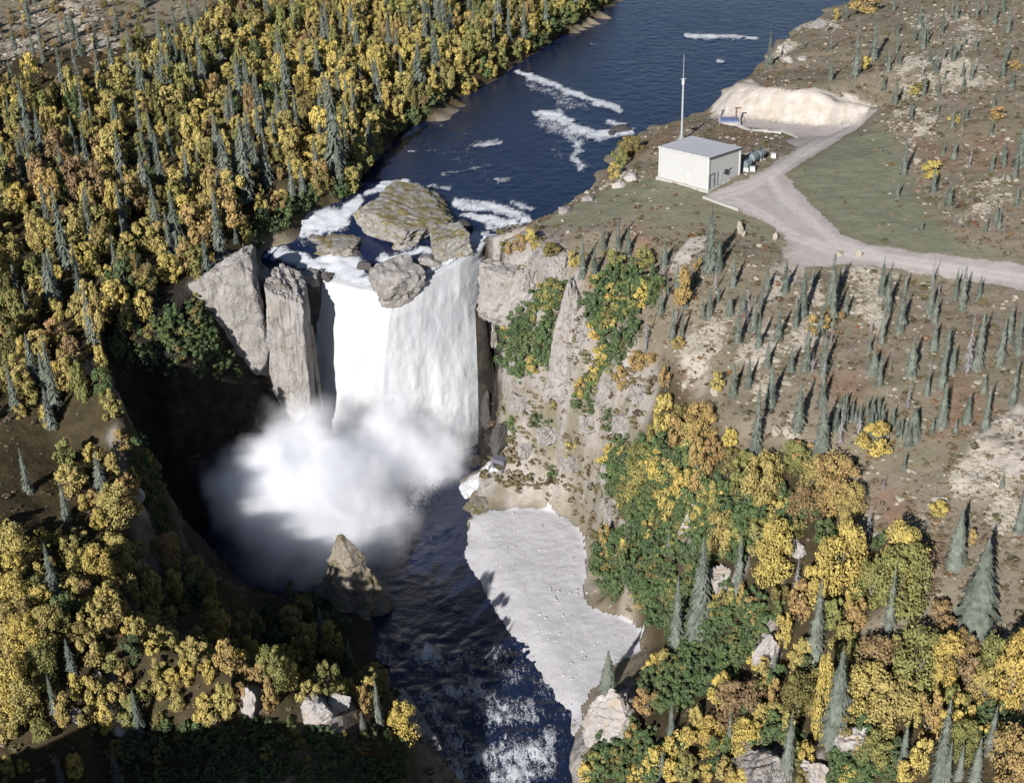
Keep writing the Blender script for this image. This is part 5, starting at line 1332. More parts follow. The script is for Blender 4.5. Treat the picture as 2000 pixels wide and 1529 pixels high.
# the dense little thicket of young spruces
for i in range(46):
    px = random.uniform(1632, 1790); py = 800 + (px - 1632) * .22 + random.uniform(-6, 42)
    p, hm = metric(px, py, random.uniform(24, 46))
    put('spruce_tree', p, hm, hm * random.uniform(1.0, 1.4), random.choice(SPR), POLE, 'small dark spruce of the dense thicket behind the low yellow bush', 'spruce', 'young spruces of the dense thicket')
    taken.append((p[0], p[1], .4)); counts['spruce'] += 1

# ------------------------------------------------------------------ vegetation: yellow and green broadleaf trees one by one
TREES = [   # foot x, foot y, height px, width px, colour
    (1710,884,48,68,'l'),(1630,976,78,84,'o'),(1492,986,88,72,'y'),(1640,1148,118,82,'l'),(1755,1130,100,88,'l'),(1760,1190,110,104,'g'),(1700,1180,80,60,'g'),(1570,1012,54,62,'b'),(1660,1012,60,52,'y'),(1832,1006,26,38,'l'),(1897,1063,28,17,'o'),(1510,1132,104,76,'l'),(1315,946,58,42,'y'),(1362,956,92,42,'o'),(1255,921,54,62,'g'),(1335,991,74,42,'l'),(1405,1078,74,54,'y'),(1180,1091,64,27,'o'),(1222,1101,46,32,'y'),(1250,966,54,52,'y'),(1370,857,62,62,'o'),(1295,836,62,44,'y'),(1332,602,72,42,'o'),(1202,538,48,42,'g'),(1260,523,38,36,'g'),(1175,718,42,32,'l'),(1190,649,34,28,'g'),(1247,726,38,38,'o'),(1300,764,44,30,'o'),(1400,766,38,24,'y'),(1212,756,38,27,'o'),(1120,521,28,22,'y'),(1152,563,28,16,'o'),(1237,586,28,16,'y'),(1362,531,24,16,'o'),(1595,646,28,44,'o'),(1625,634,28,40,'b'),(1672,1227,54,38,'o'),(1790,1338,96,104,'g'),(1840,1352,104,56,'l'),(1710,1330,80,90,'b'),(1690,1400,90,80,'y'),(1735,1420,90,90,'y'),(1810,1442,86,48,'o'),(1872,1417,54,48,'l'),(1880,1477,60,60,'g'),(1975,1531,96,84,'o'),(1975,1387,144,74,'l'),(1930,1340,90,60,'g'),(1920,1372,62,52,'y'),(1600,1447,154,38,'l'),(1545,1382,64,28,'o'),(1665,1412,44,50,'l'),(1795,1512,64,38,'y'),(1770,1532,54,44,'l'),(1715,1492,52,72,'g'),(1870,1300,64,60,'b'),(1895,1350,60,50,'b'),(1835,1210,34,44,'b'),(1860,1250,40,50,'b'),(1262,1397,44,46,'o'),(1235,1452,34,32,'o'),(1300,1312,34,52,'y'),(1280,1310,30,30,'l'),(1445,1192,48,22,'o'),(1440,1402,58,92,'b'),(1410,1380,54,50,'l'),(1385,1467,58,56,'l'),(1330,1477,48,56,'l'),(1280,1512,48,42,'l'),(1455,1467,54,58,'l'),(1340,1527,48,44,'g'),(1510,1392,64,27,'o'),(1560,1392,64,72,'e'),(1568,1292,44,42,'y'),(1530,1267,62,27,'l'),(1560,1212,74,48,'o'),(1590,1360,50,40,'e'),(1420,1529,40,50,'y'),(1680,1300,50,50,'g'),(1620,1230,60,50,'g'),(1645,1280,60,46,'g'),(1660,1240,54,40,'o'),(1590,1180,70,44,'l'),(1560,1300,40,40,'l'),(1480,1080,50,50,'y'),(1455,950,60,50,'g'),(1420,930,50,50,'e'),(1280,940,60,44,'l'),(1300,1010,56,44,'y'),(1230,1000,40,40,'g'),(1390,1010,46,40,'g'),(1345,880,54,40,'y'),(1320,870,50,36,'o'),(1280,870,46,34,'g'),(1550,920,54,60,'g'),(1560,900,40,50,'o'),(1590,960,60,60,'y'),(1740,1170,60,50,'y'),
    (990,655,40,34,'l'),(1015,487,28,28,'o'),(1040,484,34,34,'y'),(1000,500,24,30,'o'),(985,490,18,24,'e'),(1075,500,24,40,'e'),(1325,680,20,30,'y'),(1265,720,30,40,'o'),(1160,760,30,28,'g'),(1130,770,20,20,'e'),(1070,600,40,40,'g'),(1090,590,34,34,'g'),
    (1690,28,40,50,'o'),(1633,40,22,9,'l'),(1820,348,30,40,'l'),(1860,242,16,24,'l'),(1785,185,16,28,'y'),(1980,135,16,30,'o'),(1950,235,26,36,'o'),(1225,310,40,36,'e'),(1210,330,40,30,'g'),(1240,300,30,30,'e'),(1200,350,30,26,'y'),(1690,138,26,20,'l'),(1800,176,18,40,'e'),
    (225,1020,66,60,'y'),(140,960,50,56,'y'),(190,920,50,44,'l'),(240,880,44,36,'o'),(265,955,40,26,'l'),(180,985,26,30,'o'),(330,1110,64,54,'o'),(360,1150,54,50,'g'),(385,1130,42,36,'y'),(415,1185,66,34,'y'),(340,1165,50,36,'l'),(300,1190,70,50,'y'),(240,1120,70,60,'y'),(200,1150,80,56,'l'),(260,1190,60,50,'g'),(215,1230,60,50,'y'),(165,1140,60,54,'y'),(30,1110,80,70,'y'),(40,1190,70,60,'l'),(20,1260,70,60,'y'),(60,1280,74,60,'l'),(90,1330,70,56,'g'),(30,1380,90,66,'l'),(60,1410,80,60,'y'),(100,1260,70,56,'y'),(95,1340,60,54,'g'),(185,1300,60,44,'y'),(160,1370,56,40,'l'),(195,1400,70,40,'y'),(130,1420,60,40,'y'),(210,1430,50,40,'l'),(60,1230,60,50,'e'),(395,1290,60,44,'y'),(440,1285,80,48,'l'),(475,1260,60,40,'y'),(445,1315,60,40,'o'),(490,1300,54,34,'l'),(370,1345,50,28,'l'),(365,1310,40,26,'y'),(570,1240,50,50,'o'),(600,1290,66,50,'y'),(575,1295,44,36,'l'),(650,1290,72,40,'y'),(665,1320,60,40,'g'),(540,1350,80,52,'g'),(530,1390,50,30,'o'),(550,1310,50,40,'y'),(445,1400,60,44,'y'),(640,1360,60,46,'e'),(700,1360,60,50,'e'),(720,1380,50,40,'y'),(785,1450,66,56,'l'),(710,1390,44,28,'o'),(740,1340,40,36,'y'),(500,1245,44,36,'g'),(415,1230,56,40,'l'),(620,1265,40,44,'l'),(590,1200,30,50,'e'),(150,1515,40,36,'l'),(15,1520,40,36,'y'),(50,1510,26,26,'l'),(250,1010,40,30,'o'),(520,1340,44,34,'o'),(85,1200,56,48,'l'),(120,1240,60,44,'e')]
TREE_LABEL = {(1710,884): 'low round bright-yellow bush in front of the dense spruce thicket', (1630,976): 'large orange-gold tree at the edge of the brown clearing', (1492,986): 'yellow tree beside the big orange-gold one, left of it', (1755,1130): 'yellow top of the large tree with green lower crown', (1760,1190): 'large yellow-green tree casting a black shadow on the brown clearing', (1832,1006): 'low yellow bush alone on the brown clearing behind the cone-shaped spruce', (1897,1063): 'small orange sapling between the two cone-shaped spruces',
    (1640,1148): 'tall yellow tree left of the yellow-topped tree', (1332,602): 'tall orange-yellow tree below the pale scar', (1600,1447): 'tall column of lemon-yellow leaves beside the very tall spruce', (1975,1531): 'large orange tree in the bottom right corner', (1975,1387): 'tall lemon-yellow tree at the right edge of the photo', (1790,1338): 'large yellow-green tree above the pale orange one on the lower right', (1840,1352): 'narrow yellow tree joined to the large yellow-green one', (990,655): 'yellow bush at the upper end of the green patch by the falls', (1040,484): 'yellow bush on the brow of the bluff', (1015,487): 'orange bush on the brow of the bluff, left of the yellow one',
    (1690,28): 'orange-yellow bush on the far river bank at the top', (1633,40): 'thin lemon-yellow sapling on the far bank brow', (1820,348): 'yellow bush standing alone right of the lawn', (1262,1397): 'orange bush leaning on the pale pink boulder', (1405,1078): 'yellow tree above the dark spruce and leaning slab', (785,1450): 'round yellow bush at the river end of the near left spur', (225,1020): 'bright orange-yellow bush at the brink of the dark bay', (330,1110): 'orange bush on the brink of the pool, left of the pinnacle', (415,1185): 'small yellow tree lowest on the brink left of the pinnacle', (1175,718): 'yellow bush above the short pale rock rib', (1510,1132): 'broad yellow tree left of the bare brown hollow', (1872,1417): 'small round lemon-yellow tree in the lower right thicket'}
CLS = {'y': 'golden', 'l': 'lemon-yellow', 'o': 'orange', 'g': 'yellow-green', 'e': 'olive', 'b': 'brownish', 'G': 'green'}
def tree_label(px, py, h, c, kind_):
    w, g = place_of(px, py)
    s_ = 'large' if h >= 84 else 'middle-sized' if h >= 50 else 'small'
    return '%s %s autumn %s %s' % (s_, CLS[c], kind_, w), '%s %s %ss, %s' % (s_, CLS[c], 'bushe' if kind_ == 'bush' else 'tree', g)
for px, py, h, w, c in TREES:
    p, hm = metric(px, min(py, 1700), h)
    wm = w / px_per_m(p)
    uniq = TREE_LABEL.get((px, py))
    big = (w >= 52 and h >= 52) or h > 100
    bush = h < w * 1.05
    crown = random.choice(BIGB) if big else random.choice(BROAD)
    kind_ = 'bush' if bush else 'tree'
    lab, grp = tree_label(px, py, h, c, kind_)
    put('autumn_' + kind_, (p[0], p[1], p[2] - .08 * hm), hm * 1.15, wm * 1.22, crown, random.choice(LIMBS), uniq or lab, kind_, None if uniq else grp, LEAFMAT[c])
    taken.append((p[0], p[1], wm * .35)); counts['gold'] += 1

# ------------------------------------------------------------------ vegetation: filling the forest and the green thickets
def far_enough(x, y, r):
    if not taken: return True
    T = far_enough.arr
    d = np.hypot(T[:, 0] - x, T[:, 1] - y)
    return bool((d > T[:, 2] + r).all())
far_enough.arr = np.array(taken)

def scatter(poly_px, spacing, jitter=.42, keep=1.0, r_clear=.3, G_=None):
    poly = drop(poly_px, G)
    px_ = [q[0] for q in poly]; py_ = [q[1] for q in poly]
    pts = []
    gx_ = np.arange(min(px_), max(px_), spacing); gy_ = np.arange(min(py_), max(py_), spacing * .9)
    for j, y in enumerate(gy_):
        for x in gx_ + (spacing / 2 if j % 2 else 0):
            a, b = x + random.uniform(-1, 1) * spacing * jitter, y + random.uniform(-1, 1) * spacing * jitter
            if random.random() > keep: continue
            pts.append((a, b))
    pts = np.array(pts)
    pts = pts[in_poly(pts[:, 0], pts[:, 1], poly)]
    return [tuple(q) for q in pts if far_enough(q[0], q[1], r_clear)]

FOREST_PX = [(-90, 640), (-90, 230), (120, 190), (300, 110), (420, 40), (480, -40), (1215, -40), (1195, 6), (1105, 64), (1010, 124), (960, 158), (880, 200), (830, 222), (778, 264), (712, 335), (700, 372), (690, 388), (600, 410), (548, 428), (500, 462), (488, 490), (440, 505), (400, 548), (372, 600), (300, 630), (215, 665), (200, 720), (215, 800), (100, 850), (-90, 840)]
UPPER_LEFT_PX = [(-90, 240), (-90, -30), (480, -40), (420, 40), (300, 110), (120, 190)]
LEFT_MID_PX = [(130, 900), (230, 800), (262, 850), (290, 900), (318, 965), (318, 1040), (380, 1110), (420, 1160), (330, 1180), (250, 1060), (180, 1060), (140, 980)]
NEAR_LEFT_PX = [(-60, 1060), (60, 1040), (240, 1060), (300, 1100), (330, 1200), (340, 1290), (300, 1400), (200, 1450), (-60, 1470)]
SPUR2_PX = [(330, 1270), (440, 1250), (560, 1290), (680, 1330), (760, 1370), (800, 1410), (790, 1450), (560, 1430), (420, 1430), (300, 1400)]
forest_items = []      # (x, y, height m, width m, colour or spruce)
for q in scatter(FOREST_PX, 2.5, .48, .9, .4):
    k = px_per_m((q[0], q[1], 5)); P_ = pix((q[0], q[1], 5))
    up = float(fbm(np.array(q[0] / 14), np.array(q[1] / 14), 0, 2, 881))
    r_ = random.random()
    if r_ < .10 + .06 * (up > .2): forest_items.append((q, random.uniform(5, 10), None, 'S'))
    else:
        sz = random.choice((.7, .85, 1, 1, 1.2, 1.5, 1.75)) * (1 + .25 * up)
        w_ = random.uniform(1.8, 2.9) * sz; slim = random.random() < .12
        c = random.choices('ylogebG', (44, 18, 5 + 5 * (up < -.15), 20, 10, 3 + 7 * (up > .25), 4))[0]
        forest_items.append((q, w_ * (random.uniform(1.7, 2.2) if slim else random.uniform(1.0, 1.6)), w_ * (.72 if slim else 1), c))
for q in scatter(UPPER_LEFT_PX, 4.2, .45, .75, .6):
    if random.random() < .24: forest_items.append((q, random.uniform(3, 6.5), None, 'S'))
    else:
        w_ = random.uniform(1.2, 2.4); forest_items.append((q, w_ * random.uniform(.7, 1.1), w_, random.choices('bobyeg', (40, 15, 15, 10, 20, 5))[0]))
RIGHT_FILL_PX = [(1290, 800), (1380, 860), (1480, 900), (1560, 880), (1680, 960), (1600, 1030), (1640, 1060), (1760, 1060), (1770, 1160), (1690, 1230), (1780, 1250), (1880, 1280), (1990, 1300), (2060, 1560), (1280, 1600), (1300, 1480), (1480, 1290), (1440, 1130), (1330, 1080), (1260, 960)]
for poly, sp in ((LEFT_MID_PX, 2.3), (NEAR_LEFT_PX, 1.75), (SPUR2_PX, 1.8), (RIGHT_FILL_PX, 2.1)):
    for q in scatter(poly, sp, .42, .8, .5):
        w_ = random.uniform(1.6, 2.9); forest_items.append((q, w_ * random.uniform(1.0, 1.6), w_, random.choices('ylogebG', (32, 24, 7, 20, 9, 3, 30 if poly is RIGHT_FILL_PX else 4))[0]))
items = []
for (x, y), h, w_, c in forest_items:
    z = float(G.h(x, y)); px, py = pix((x, y, z)); k = px_per_m((x, y, z))
    seen = -60 < px < 2060 and -20 < py < 1640
    items.append((h * k if seen else 0, x, y, z, h, w_, c))
items.sort(key=lambda q: -q[0])
n_s, n_g = counts['spruce'], counts['gold']
rest = []
for s, x, y, z, h, w_, c in items:
    if c == 'S' and n_s < 345 and s > 0:
        px, py = pix((x, y, z)); lab, grp = spruce_region(px, py, s)
        put('spruce_tree', (x, y, z), h, h * random.uniform(.9, 1.25), random.choice(SPR), POLE, lab, 'spruce', grp); n_s += 1
    elif c != 'S' and n_g < 298 and s > 0:
        px, py = pix((x, y, z)); lab, grp = tree_label(px, py, s, c, 'tree')
        put('autumn_tree', (x, y, z - .08 * h), h, w_, random.choice(BROAD), random.choice(LIMBS), lab, 'tree', grp, LEAFMAT[c]); n_g += 1
    else:
        rest.append((x, y, z, h, w_, c))

def instanced(name, protos, pts, label):
    """One object of kind stuff: (mesh) protos set out on points (x, y, z, width, height, proto index)."""
    src = bpy.data.collections.new(name + '_shapes')
    for i, me in enumerate(protos):
        src.objects.link(bpy.data.objects.new('%s_%03d' % (name, i), me))
    A = np.array(pts, float)
    me = bpy.data.meshes.new(name); me.vertices.add(len(A)); me.vertices.foreach_set('co', A[:, :3].astype(np.float32).ravel())
    sc = me.attributes.new('size', 'FLOAT_VECTOR', 'POINT'); sc.data.foreach_set('vector', A[:, [3, 3, 4]].astype(np.float32).ravel())
    rt = me.attributes.new('turn', 'FLOAT_VECTOR', 'POINT'); tv = np.zeros((len(A), 3), np.float32); tv[:, 2] = RNG.uniform(0, 6.28, len(A)); rt.data.foreach_set('vector', tv.ravel())
    ix = me.attributes.new('which', 'INT', 'POINT'); ix.data.foreach_set('value', A[:, 5].astype(np.int32))
    ng = bpy.data.node_groups.new(name, 'GeometryNodeTree')
    ng.interface.new_socket('Geometry', in_out='INPUT', socket_type='NodeSocketGeometry'); ng.interface.new_socket('Geometry', in_out='OUTPUT', socket_type='NodeSocketGeometry')
    gi, go = ng.nodes.new('NodeGroupInput'), ng.nodes.new('NodeGroupOutput')
    ci = ng.nodes.new('GeometryNodeCollectionInfo'); ci.inputs['Collection'].default_value = src; ci.inputs['Separate Children'].default_value = True; ci.inputs['Reset Children'].default_value = True
    ip = ng.nodes.new('GeometryNodeInstanceOnPoints'); ip.inputs['Pick Instance'].default_value = True
    def na(nm, typ):
        q = ng.nodes.new('GeometryNodeInputNamedAttribute'); q.data_type = typ; q.inputs['Name'].default_value = nm; return q.outputs[0]
    L = ng.links.new
    L(gi.outputs[0], ip.inputs['Points']); L(ci.outputs[0], ip.inputs['Instance']); L(na('which', 'INT'), ip.inputs['Instance Index'])
    e2r = ng.nodes.new('FunctionNodeEulerToRotation'); L(na('turn', 'FLOAT_VECTOR'), e2r.inputs[0]); L(e2r.outputs[0], ip.inputs['Rotation'])
    L(na('size', 'FLOAT_VECTOR'), ip.inputs['Scale']); L(ip.outputs[0], go.inputs[0])
    o = obj(name, me); md = o.modifiers.new('scatter', 'NODES'); md.node_group = ng
    return tag(o, label, None, None, 'stuff')
def recolour(me, mat):
    c = me.copy(); c.materials.clear(); c.materials.append(mat); return c
order = 'ylogebG'
protos = [recolour(BROAD[(i * 2 + j) % len(BROAD)], LEAFMAT[c]) for i, c in enumerate(order) for j in range(3)]
pts = [(x, y, z - .08 * h, w_, h, order.index(c) * 3 + random.randrange(3)) for x, y, z, h, w_, c in rest if c != 'S']
if pts: instanced('autumn_forest', protos, pts, 'mass of small golden birches filling the left bank')
pts = [(x, y, z, h * random.uniform(.9, 1.25), h, random.randrange(6)) for x, y, z, h, w_, c in rest if c == 'S']
if pts: instanced('far_spruces', SPR, pts, 'further small spruces scattered through the left bank forest')

# green alder thickets
GREEN_PX = [([(972, 650), (1000, 612), (1060, 575), (1098, 560), (1104, 640), (1085, 722), (1010, 748), (975, 705)], 'between the falls and the long pale rib'),
            ([(1150, 570), (1200, 530), (1290, 545), (1290, 590), (1230, 640), (1180, 690), (1150, 640)], 'between the long pale rib and the pale scar'),
            ([(1160, 1110), (1180, 1165), (1262, 1190), (1300, 1260), (1335, 1180), (1300, 1090), (1250, 1040), (1190, 1050)], 'beside the wide upper end of the gravel bar'),
            ([(1330, 1180), (1300, 1290), (1240, 1345), (1290, 1400), (1420, 1345), (1490, 1260), (1500, 1200), (1420, 1150), (1340, 1110)], 'in the big thicket around the paired tall spruces'),
            ([(1140, 1500), (1170, 1440), (1250, 1430), (1330, 1470), (1270, 1545), (1140, 1545)], 'at the bottom edge below the pale pink boulder'),
            ([(1170, 960), (1200, 870), (1260, 890), (1300, 980), (1240, 1010)], 'along the upper edge of the pale scree'),
            ([(1490, 1040), (1520, 970), (1620, 1000), (1560, 1045)], 'beside the big orange-gold tree and brown hollow'),
            ([(1190, 700), (1230, 640), (1260, 660), (1210, 720), (1150, 790), (1130, 770)], 'on the slope just right of the long pale rib'),
            ([(1010, 760), (1130, 790), (1230, 790), (1200, 860), (1130, 930), (1060, 950), (1000, 900), (990, 830)], 'scattered over the pale scree below the rib'),
            ([(1180, 900), (1290, 860), (1400, 930), (1500, 1000), (1450, 1100), (1330, 1100), (1230, 1040)], 'on the mixed slope above the green thicket'),
            ([(1840, 1430), (1990, 1380), (1990, 1450), (1900, 1460)], 'near the right edge among the lower right trees'),
            ([(1450, 1400), (1560, 1400), (1560, 1470), (1450, 1440)], 'above the large grey rock face at the bottom'), ([(1640, 1480), (1760, 1470), (1760, 1540), (1600, 1540)], 'at the bottom edge right of the pink-grey rock')]
LEFT_GREEN_PX = [([(300, 620), (390, 585), (440, 690), (330, 690)], 'beside the broad rock pillar left of the falls'), ([(560, 1165), (600, 1135), (660, 1170), (640, 1200), (580, 1195)], 'at the left foot of the pointed pinnacle'), ([(300, 1120), (420, 1165), (400, 1200), (320, 1190)], 'on the brink left of the pinnacle'),
                 ([(650, 375), (700, 345), (692, 384), (600, 408), (560, 416)], 'at the water left of the rapids'), ([(700, 345), (780, 258), (880, 192), (900, 178), (790, 225), (715, 300)], 'along the far river edge under the forest'), ([(880, 192), (1010, 118), (1195, 4), (1170, 0), (980, 110), (900, 170)], 'along the far river edge at the top'),
                 ([(200, 670), (300, 640), (380, 610), (440, 700), (480, 730), (420, 750), (300, 730), (230, 720)], 'on the dark wall of the bay'), ([(235, 790), (265, 850), (300, 910), (330, 980), (330, 1050), (390, 1120), (430, 1170), (380, 1170), (300, 1060), (280, 960), (240, 880)], 'on the brink of the dark bay'), ([(505, 430), (560, 404), (604, 404), (570, 432), (530, 470), (500, 486)], 'at the water left of the rapids'),
                 ([(300, 1410), (560, 1420), (780, 1450), (800, 1545), (300, 1545), (200, 1480)], 'in the shade at the bottom left'), ([(440, 1200), (640, 1195), (720, 1240), (560, 1290)], 'in the shaded ravine below the pinnacle')]
def scatter_px(poly, step, keep=.95):
    """Bushes spread evenly over a slope as one looks at it, each one rooted on the ground there."""
    xs_ = [q[0] for q in poly]; ys_ = [q[1] for q in poly]; o_ = []
    for j, b in enumerate(np.arange(min(ys_), max(ys_), step * .8)):
        for a in np.arange(min(xs_) + (step / 2 if j % 2 else 0), max(xs_), step):
            a2, b2 = a + random.uniform(-.45, .45) * step, b + random.uniform(-.45, .45) * step
            if random.random() < keep and in_poly(np.array([a2]), np.array([b2]), poly)[0]: o_.append(G.hit(a2, b2))
    return o_
greens = []
for poly, where in GREEN_PX:
    for q in scatter_px(poly, 50 if 'scattered' in where else 18, .6 if 'scattered' in where else .95):
        k = px_per_m(q); ppx = pix(q)[0]
        if 'thicket' in where: where_ = 'on the gravel bar side of the big thicket' if ppx < 1290 else 'around the paired tall spruces by the gravel bar' if ppx < 1395 else 'left of the pale grey boulder on the slope'
        elif 'wide upper end' in where: where_ = where if ppx < 1215 else 'above the right lobe of the gravel bar'
        else: where_ = where
        greens.append((q, random.uniform(26, 50) / k, random.uniform(28, 50) / k, random.choices('GGGgely', (58, 20, 10, 9, 5, 3, 2))[0], where_))
for poly, where in LEFT_GREEN_PX:
    river = 'river edge' in where
    for q in scatter_px(poly, 24, .9):
        k = px_per_m(q); greens.append((q, random.uniform(22, 40) / k, random.uniform(24, 40) / k, random.choices('GGGgely', (40, 20, 10, 12, 14, 6, 10) if river else (60, 20, 10, 6, 8, 0, 0))[0], where))
greens.sort(key=lambda q: -q[1] * px_per_m(q[0]) * (1 if q[0][0] > 0 else .3))
n_b, more = 0, []
for (x, y, z), h, w_, c, where in greens:
    if n_b < 290:
        put('alder_bush', (x, y, z - .1), h, w_, random.choice(BUSH), random.choice(STEMS), '%s %s leafy bush %s' % ('low' if h * px_per_m((x, y, z)) < 36 else 'tall', {'G': 'dark green', 'g': 'yellow-green', 'e': 'olive', 'l': 'lemon-yellow', 'y': 'golden'}[c], where), 'bush', '%s %s bushes %s' % ('low' if h * px_per_m((x, y, z)) < 36 else 'tall', {'G': 'dark green', 'g': 'yellow-green', 'e': 'olive', 'l': 'lemon-yellow', 'y': 'golden'}[c], where), LEAFMAT[c], 'stem', 'foliage'); n_b += 1
    else: more.append((x, y, z - .1, w_, h, {'G': 0, 'g': 3, 'e': 4, 'l': 5, 'y': 6}[c] + (random.randrange(3) if c == 'G' else 0)))
if more: instanced('alder_thicket', [BUSH[0], BUSH[1], BUSH[2], recolour(BUSH[3], LIME), recolour(BUSH[4], OLIVE), recolour(BUSH[1], LEMON), recolour(BUSH[2], GOLD)], more, 'dense low bushes on the gorge slopes')

# dwarf shrubs and stones of the open heath
TUFT = [mesh_from('tuft', *broadleaf(600 + i, 4, 12, .15, 0.0, 1.0), m) for i, m in enumerate((leaf_material('heath_brown', [(0, (.155, .115, .07)), (1, (.2, .15, .095))]), leaf_material('heath_olive', [(0, (.12, .105, .05)), (1, (.165, .14, .07))]), leaf_material('heath_tan', [(0, (.21, .165, .11)), (1, (.24, .18, .13))]), leaf_material('dark_heath', [(0, (.06, .05, .03)), (1, (.11, .08, .05))]), leaf_material('rust_heath', [(0, (.2, .085, .04)), (1, (.24, .13, .06))])))]
def on_mask(n, arr, zmin=-27, seed=5):
    rg = np.random.default_rng(seed); out_ = []; gm = Grid(xs, ys, arr)
    while len(out_) < n:
        # denser where it shows larger
        y = 85 + 250 * rg.random(4000) ** 1.3; x = (rg.random(4000) * 2 - 1) * (20 + y * .42)
        w_ = gm.h(x, y); z = G.h(x, y)
        ok = (rg.random(4000) < w_) & (z > zmin)
        out_ += list(zip(x[ok], y[ok], z[ok]))
    return out_[:n]
land = 1 - np.clip(m_flat * 3 + in_poly(XX, YY, grow(up_poly, 1.0)) + lawn * .92 + m_rock * .85 + scree * .75 + face, 0, 1)
heath = land * (1 - forest * .7)
pts = []
for x, y, z in on_mask(26000, heath, -27, 5):
    s = RNG.uniform(.2, .5) if RNG.random() < .85 else RNG.uniform(.5, .9); pts.append((x, y, z - .05, s * 1.5, s * RNG.uniform(.35, .7), RNG.choice(5, p=(.34, .25, .15, .18, .08))))
for x, y, z in on_mask(700, scree * .8 + m_rock * .25, -28, 8):
    s = RNG.uniform(.2, .5) if RNG.random() < .8 else RNG.uniform(.6, 1.3); pts.append((x, y, z - .05, s * 1.4, s * .6, RNG.choice(5, p=(.2, .6, .1, .1, 0))))
for x, y, z in on_mask(240, scree * .9, -28, 18):
    s = RNG.uniform(.5, 1.5); pts.append((x, y, z - .08, s * 1.3, s * .75, RNG.choice(5, p=(.15, .7, .05, .1, 0))))
instanced('dwarf_shrubs', TUFT, pts, 'low brown and olive heath shrubs covering the open ground')
STONES = [mesh_from('stone', *rock_shape(2, 700 + i, 9, 0, .1), STONE) for i in range(5)]
loose = on_mask(8200, land * np.clip(pale * .9 + .05 * (1 - forest), 0, 1), -20, 9)
pts = []
for x, y, z in loose[300:]:
    s = RNG.uniform(.06, .20) if RNG.random() < .9 else RNG.uniform(.2, .36); pts.append((x, y, z + s * .1, s * RNG.uniform(.8, 1.7), s * .55, RNG.integers(5)))
instanced('scattered_stones', STONES, pts, 'pale lichen-covered stones strewn over the heath')
n_st = 0
for x, y, z in sorted(loose[:300], key=lambda q: q[1])[:230]:
    px, py = pix((x, y, z))
    if not (0 < px < 2000 and 0 < py < 1529): continue
    s = random.uniform(.16, .36)
    o = obj('stone', STONES[n_st % 5], None, (x, y, z + .1)); o.scale = (s * random.uniform(1, 1.7), s * random.uniform(.7, 1.1), s * .55); o.rotation_euler = (0, 0, random.uniform(0, 6.28)); n_st += 1
    w_ = ('above the road', 'above') if py < 480 else ('below the road', 'below') if px > 1000 else ('on the left bank', 'left')
    tag(o, 'pale lichen-covered stone on the brown heath ' + w_[0], 'stone', 'pale heath stones, ' + w_[1])
cob = []
for x, y, z in on_mask(1300, np.clip(blur(in_poly(XX, YY, bar_poly).astype(float), 1), 0, 1), -40, 19):
    s = RNG.uniform(.04, .11) if RNG.random() < .95 else RNG.uniform(.11, .25); cob.append((x, y, z + .08, s, s * .6, RNG.integers(3)))
COB = [mesh_from('cobble', *rock_shape(2, 720 + i, 9, 0, .06), rock_material('cobble_rock_%d' % i, a, b, a, None, 0, 2)) for i, (a, b) in enumerate((((.40, .38, .38), (.5, .48, .48)), ((.3, .29, .29), (.4, .38, .38)), ((.36, .35, .35), (.46, .45, .45))))]
instanced('cobbles', COB, cob, 'grey cobbles lying on the gravel bar')
print('INDIVIDUALS', n_s, n_g, n_b, 'rest', len(rest), len(more), n_st)
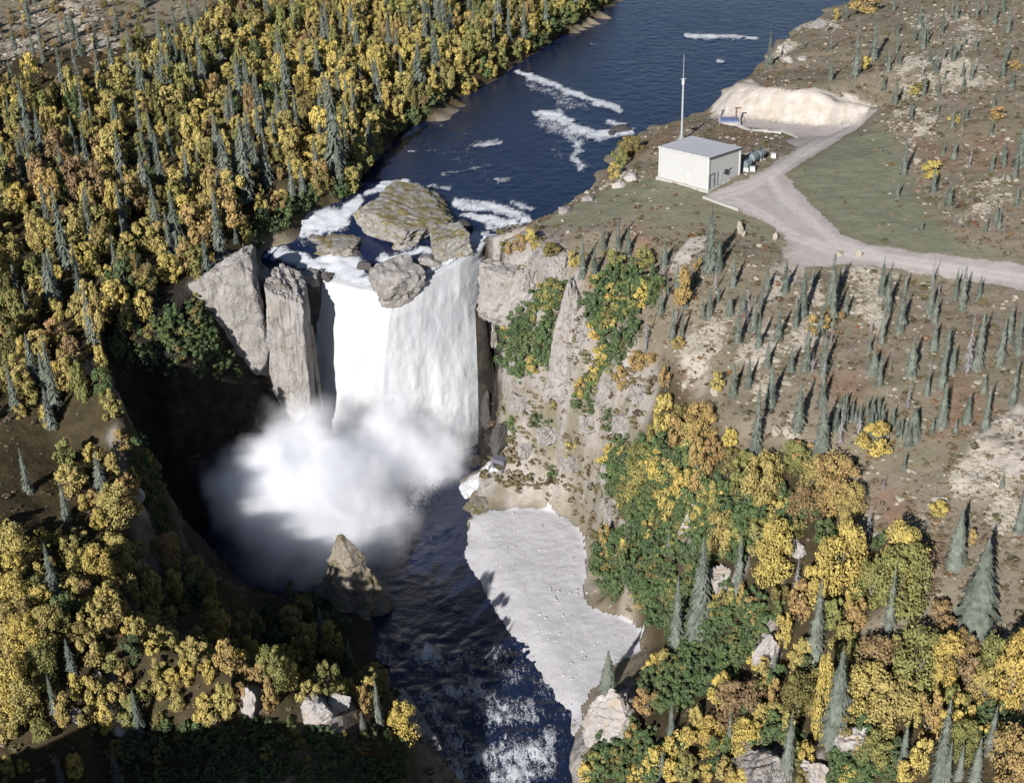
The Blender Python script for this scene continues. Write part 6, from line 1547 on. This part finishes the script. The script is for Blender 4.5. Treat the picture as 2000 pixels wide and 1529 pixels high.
# ------------------------------------------------------------------ spray at the foot of the falls
def mist():
    c = np.array(at_z(640, 930, -22))
    half = np.array((24.0, 20.0, 16.0))
    V, F = ICO[3]
    V = V * half * (1.0 + .05 * fbm(V[:, 0] * 2, V[:, 1] * 2, V[:, 2] * 2, 3, 900)[:, None])
    V[:, 2] = np.maximum(V[:, 2], -7.8)
    me = mesh_from('mist', V, F)
    k = bpy.data.materials.new('spray'); k.use_nodes = True; t_ = k.node_tree
    for n_ in list(t_.nodes): t_.nodes.remove(n_)
    out_ = t_.nodes.new('ShaderNodeOutputMaterial'); pv = t_.nodes.new('ShaderNodeVolumePrincipled')
    t_.links.new(pv.outputs[0], out_.inputs['Volume'])
    pv.inputs['Color'].default_value = (.97, .975, 1, 1); pv.inputs['Anisotropy'].default_value = -.25
    tc = t_.nodes.new('ShaderNodeTexCoord')
    def M(op, a, b=None, c_=None, clamp=False):
        x = t_.nodes.new('ShaderNodeMath'); x.operation = op; x.use_clamp = clamp
        for s, v_ in zip(x.inputs, (a, b, c_)):
            if v_ is None: continue
            if isinstance(v_, (int, float)): s.default_value = v_
            else: t_.links.new(v_, s)
        return x.outputs[0]
    wn_ = t_.nodes.new('ShaderNodeTexNoise'); wn_.inputs['Scale'].default_value = .15; wn_.inputs['Detail'].default_value = 5; wn_.inputs['Roughness'].default_value = .65
    t_.links.new(tc.outputs['Object'], wn_.inputs['Vector'])
    sb = t_.nodes.new('ShaderNodeVectorMath'); sb.operation = 'SUBTRACT'; t_.links.new(wn_.outputs['Color'], sb.inputs[0]); sb.inputs[1].default_value = (.5, .5, .5)
    sl = t_.nodes.new('ShaderNodeVectorMath'); sl.operation = 'MULTIPLY_ADD'; t_.links.new(sb.outputs[0], sl.inputs[0]); sl.inputs[1].default_value = (10, 10, 10); t_.links.new(tc.outputs['Object'], sl.inputs[2])
    warped = sl.outputs[0]
    def blob(ctr, rad):
        mp2 = t_.nodes.new('ShaderNodeMapping'); mp2.vector_type = 'TEXTURE'; mp2.inputs['Location'].default_value = ctr; mp2.inputs['Scale'].default_value = rad
        t_.links.new(warped, mp2.inputs['Vector'])
        ln = t_.nodes.new('ShaderNodeVectorMath'); ln.operation = 'LENGTH'; t_.links.new(mp2.outputs[0], ln.inputs[0])
        return M('SUBTRACT', 1.0, ln.outputs['Value'])
    def rel(px, py, z): return tuple(np.array(at_z(px, py, z)) - c)
    b1 = blob(rel(560, 955, -21), (12, 12, 8.5)); b2 = blob(rel(750, 888, -25), (14, 9, 8)); b6 = blob(rel(885, 885, -27.5), (7, 6, 4.5)); b3 = blob(rel(625, 1030, -27), (15, 15, 6)); b4 = blob(rel(590, 870, -19), (8, 7, 8)); b5 = blob(rel(650, 940, -23), (11, 10, 8))
    def soft(x): return M('POWER', M('MAXIMUM', x, 0.0), 1.7)
    d = M('ADD', M('ADD', M('MULTIPLY', soft(b1), 1.5), M('MULTIPLY', M('ADD', soft(b2), soft(b6)), .75)), M('ADD', M('MULTIPLY', soft(b3), .8), M('ADD', M('MULTIPLY', soft(b4), .5), M('MULTIPLY', soft(b5), .7))))
    nz = t_.nodes.new('ShaderNodeTexNoise'); nz.inputs['Scale'].default_value = .26; nz.inputs['Detail'].default_value = 6; nz.inputs['Roughness'].default_value = .6
    t_.links.new(tc.outputs['Object'], nz.inputs['Vector'])
    d = M('MULTIPLY', d, M('MAXIMUM', M('ADD', M('MULTIPLY', M('SUBTRACT', nz.outputs['Fac'], .5), 3.0), 1.0), 0.08))
    t_.links.new(d, pv.inputs['Density'])
    me.materials.append(k)
    tag(obj('mist', me, None, tuple(c)), 'white spray billowing from the foot of the falls over the pool', None, None, 'stuff')
mist()
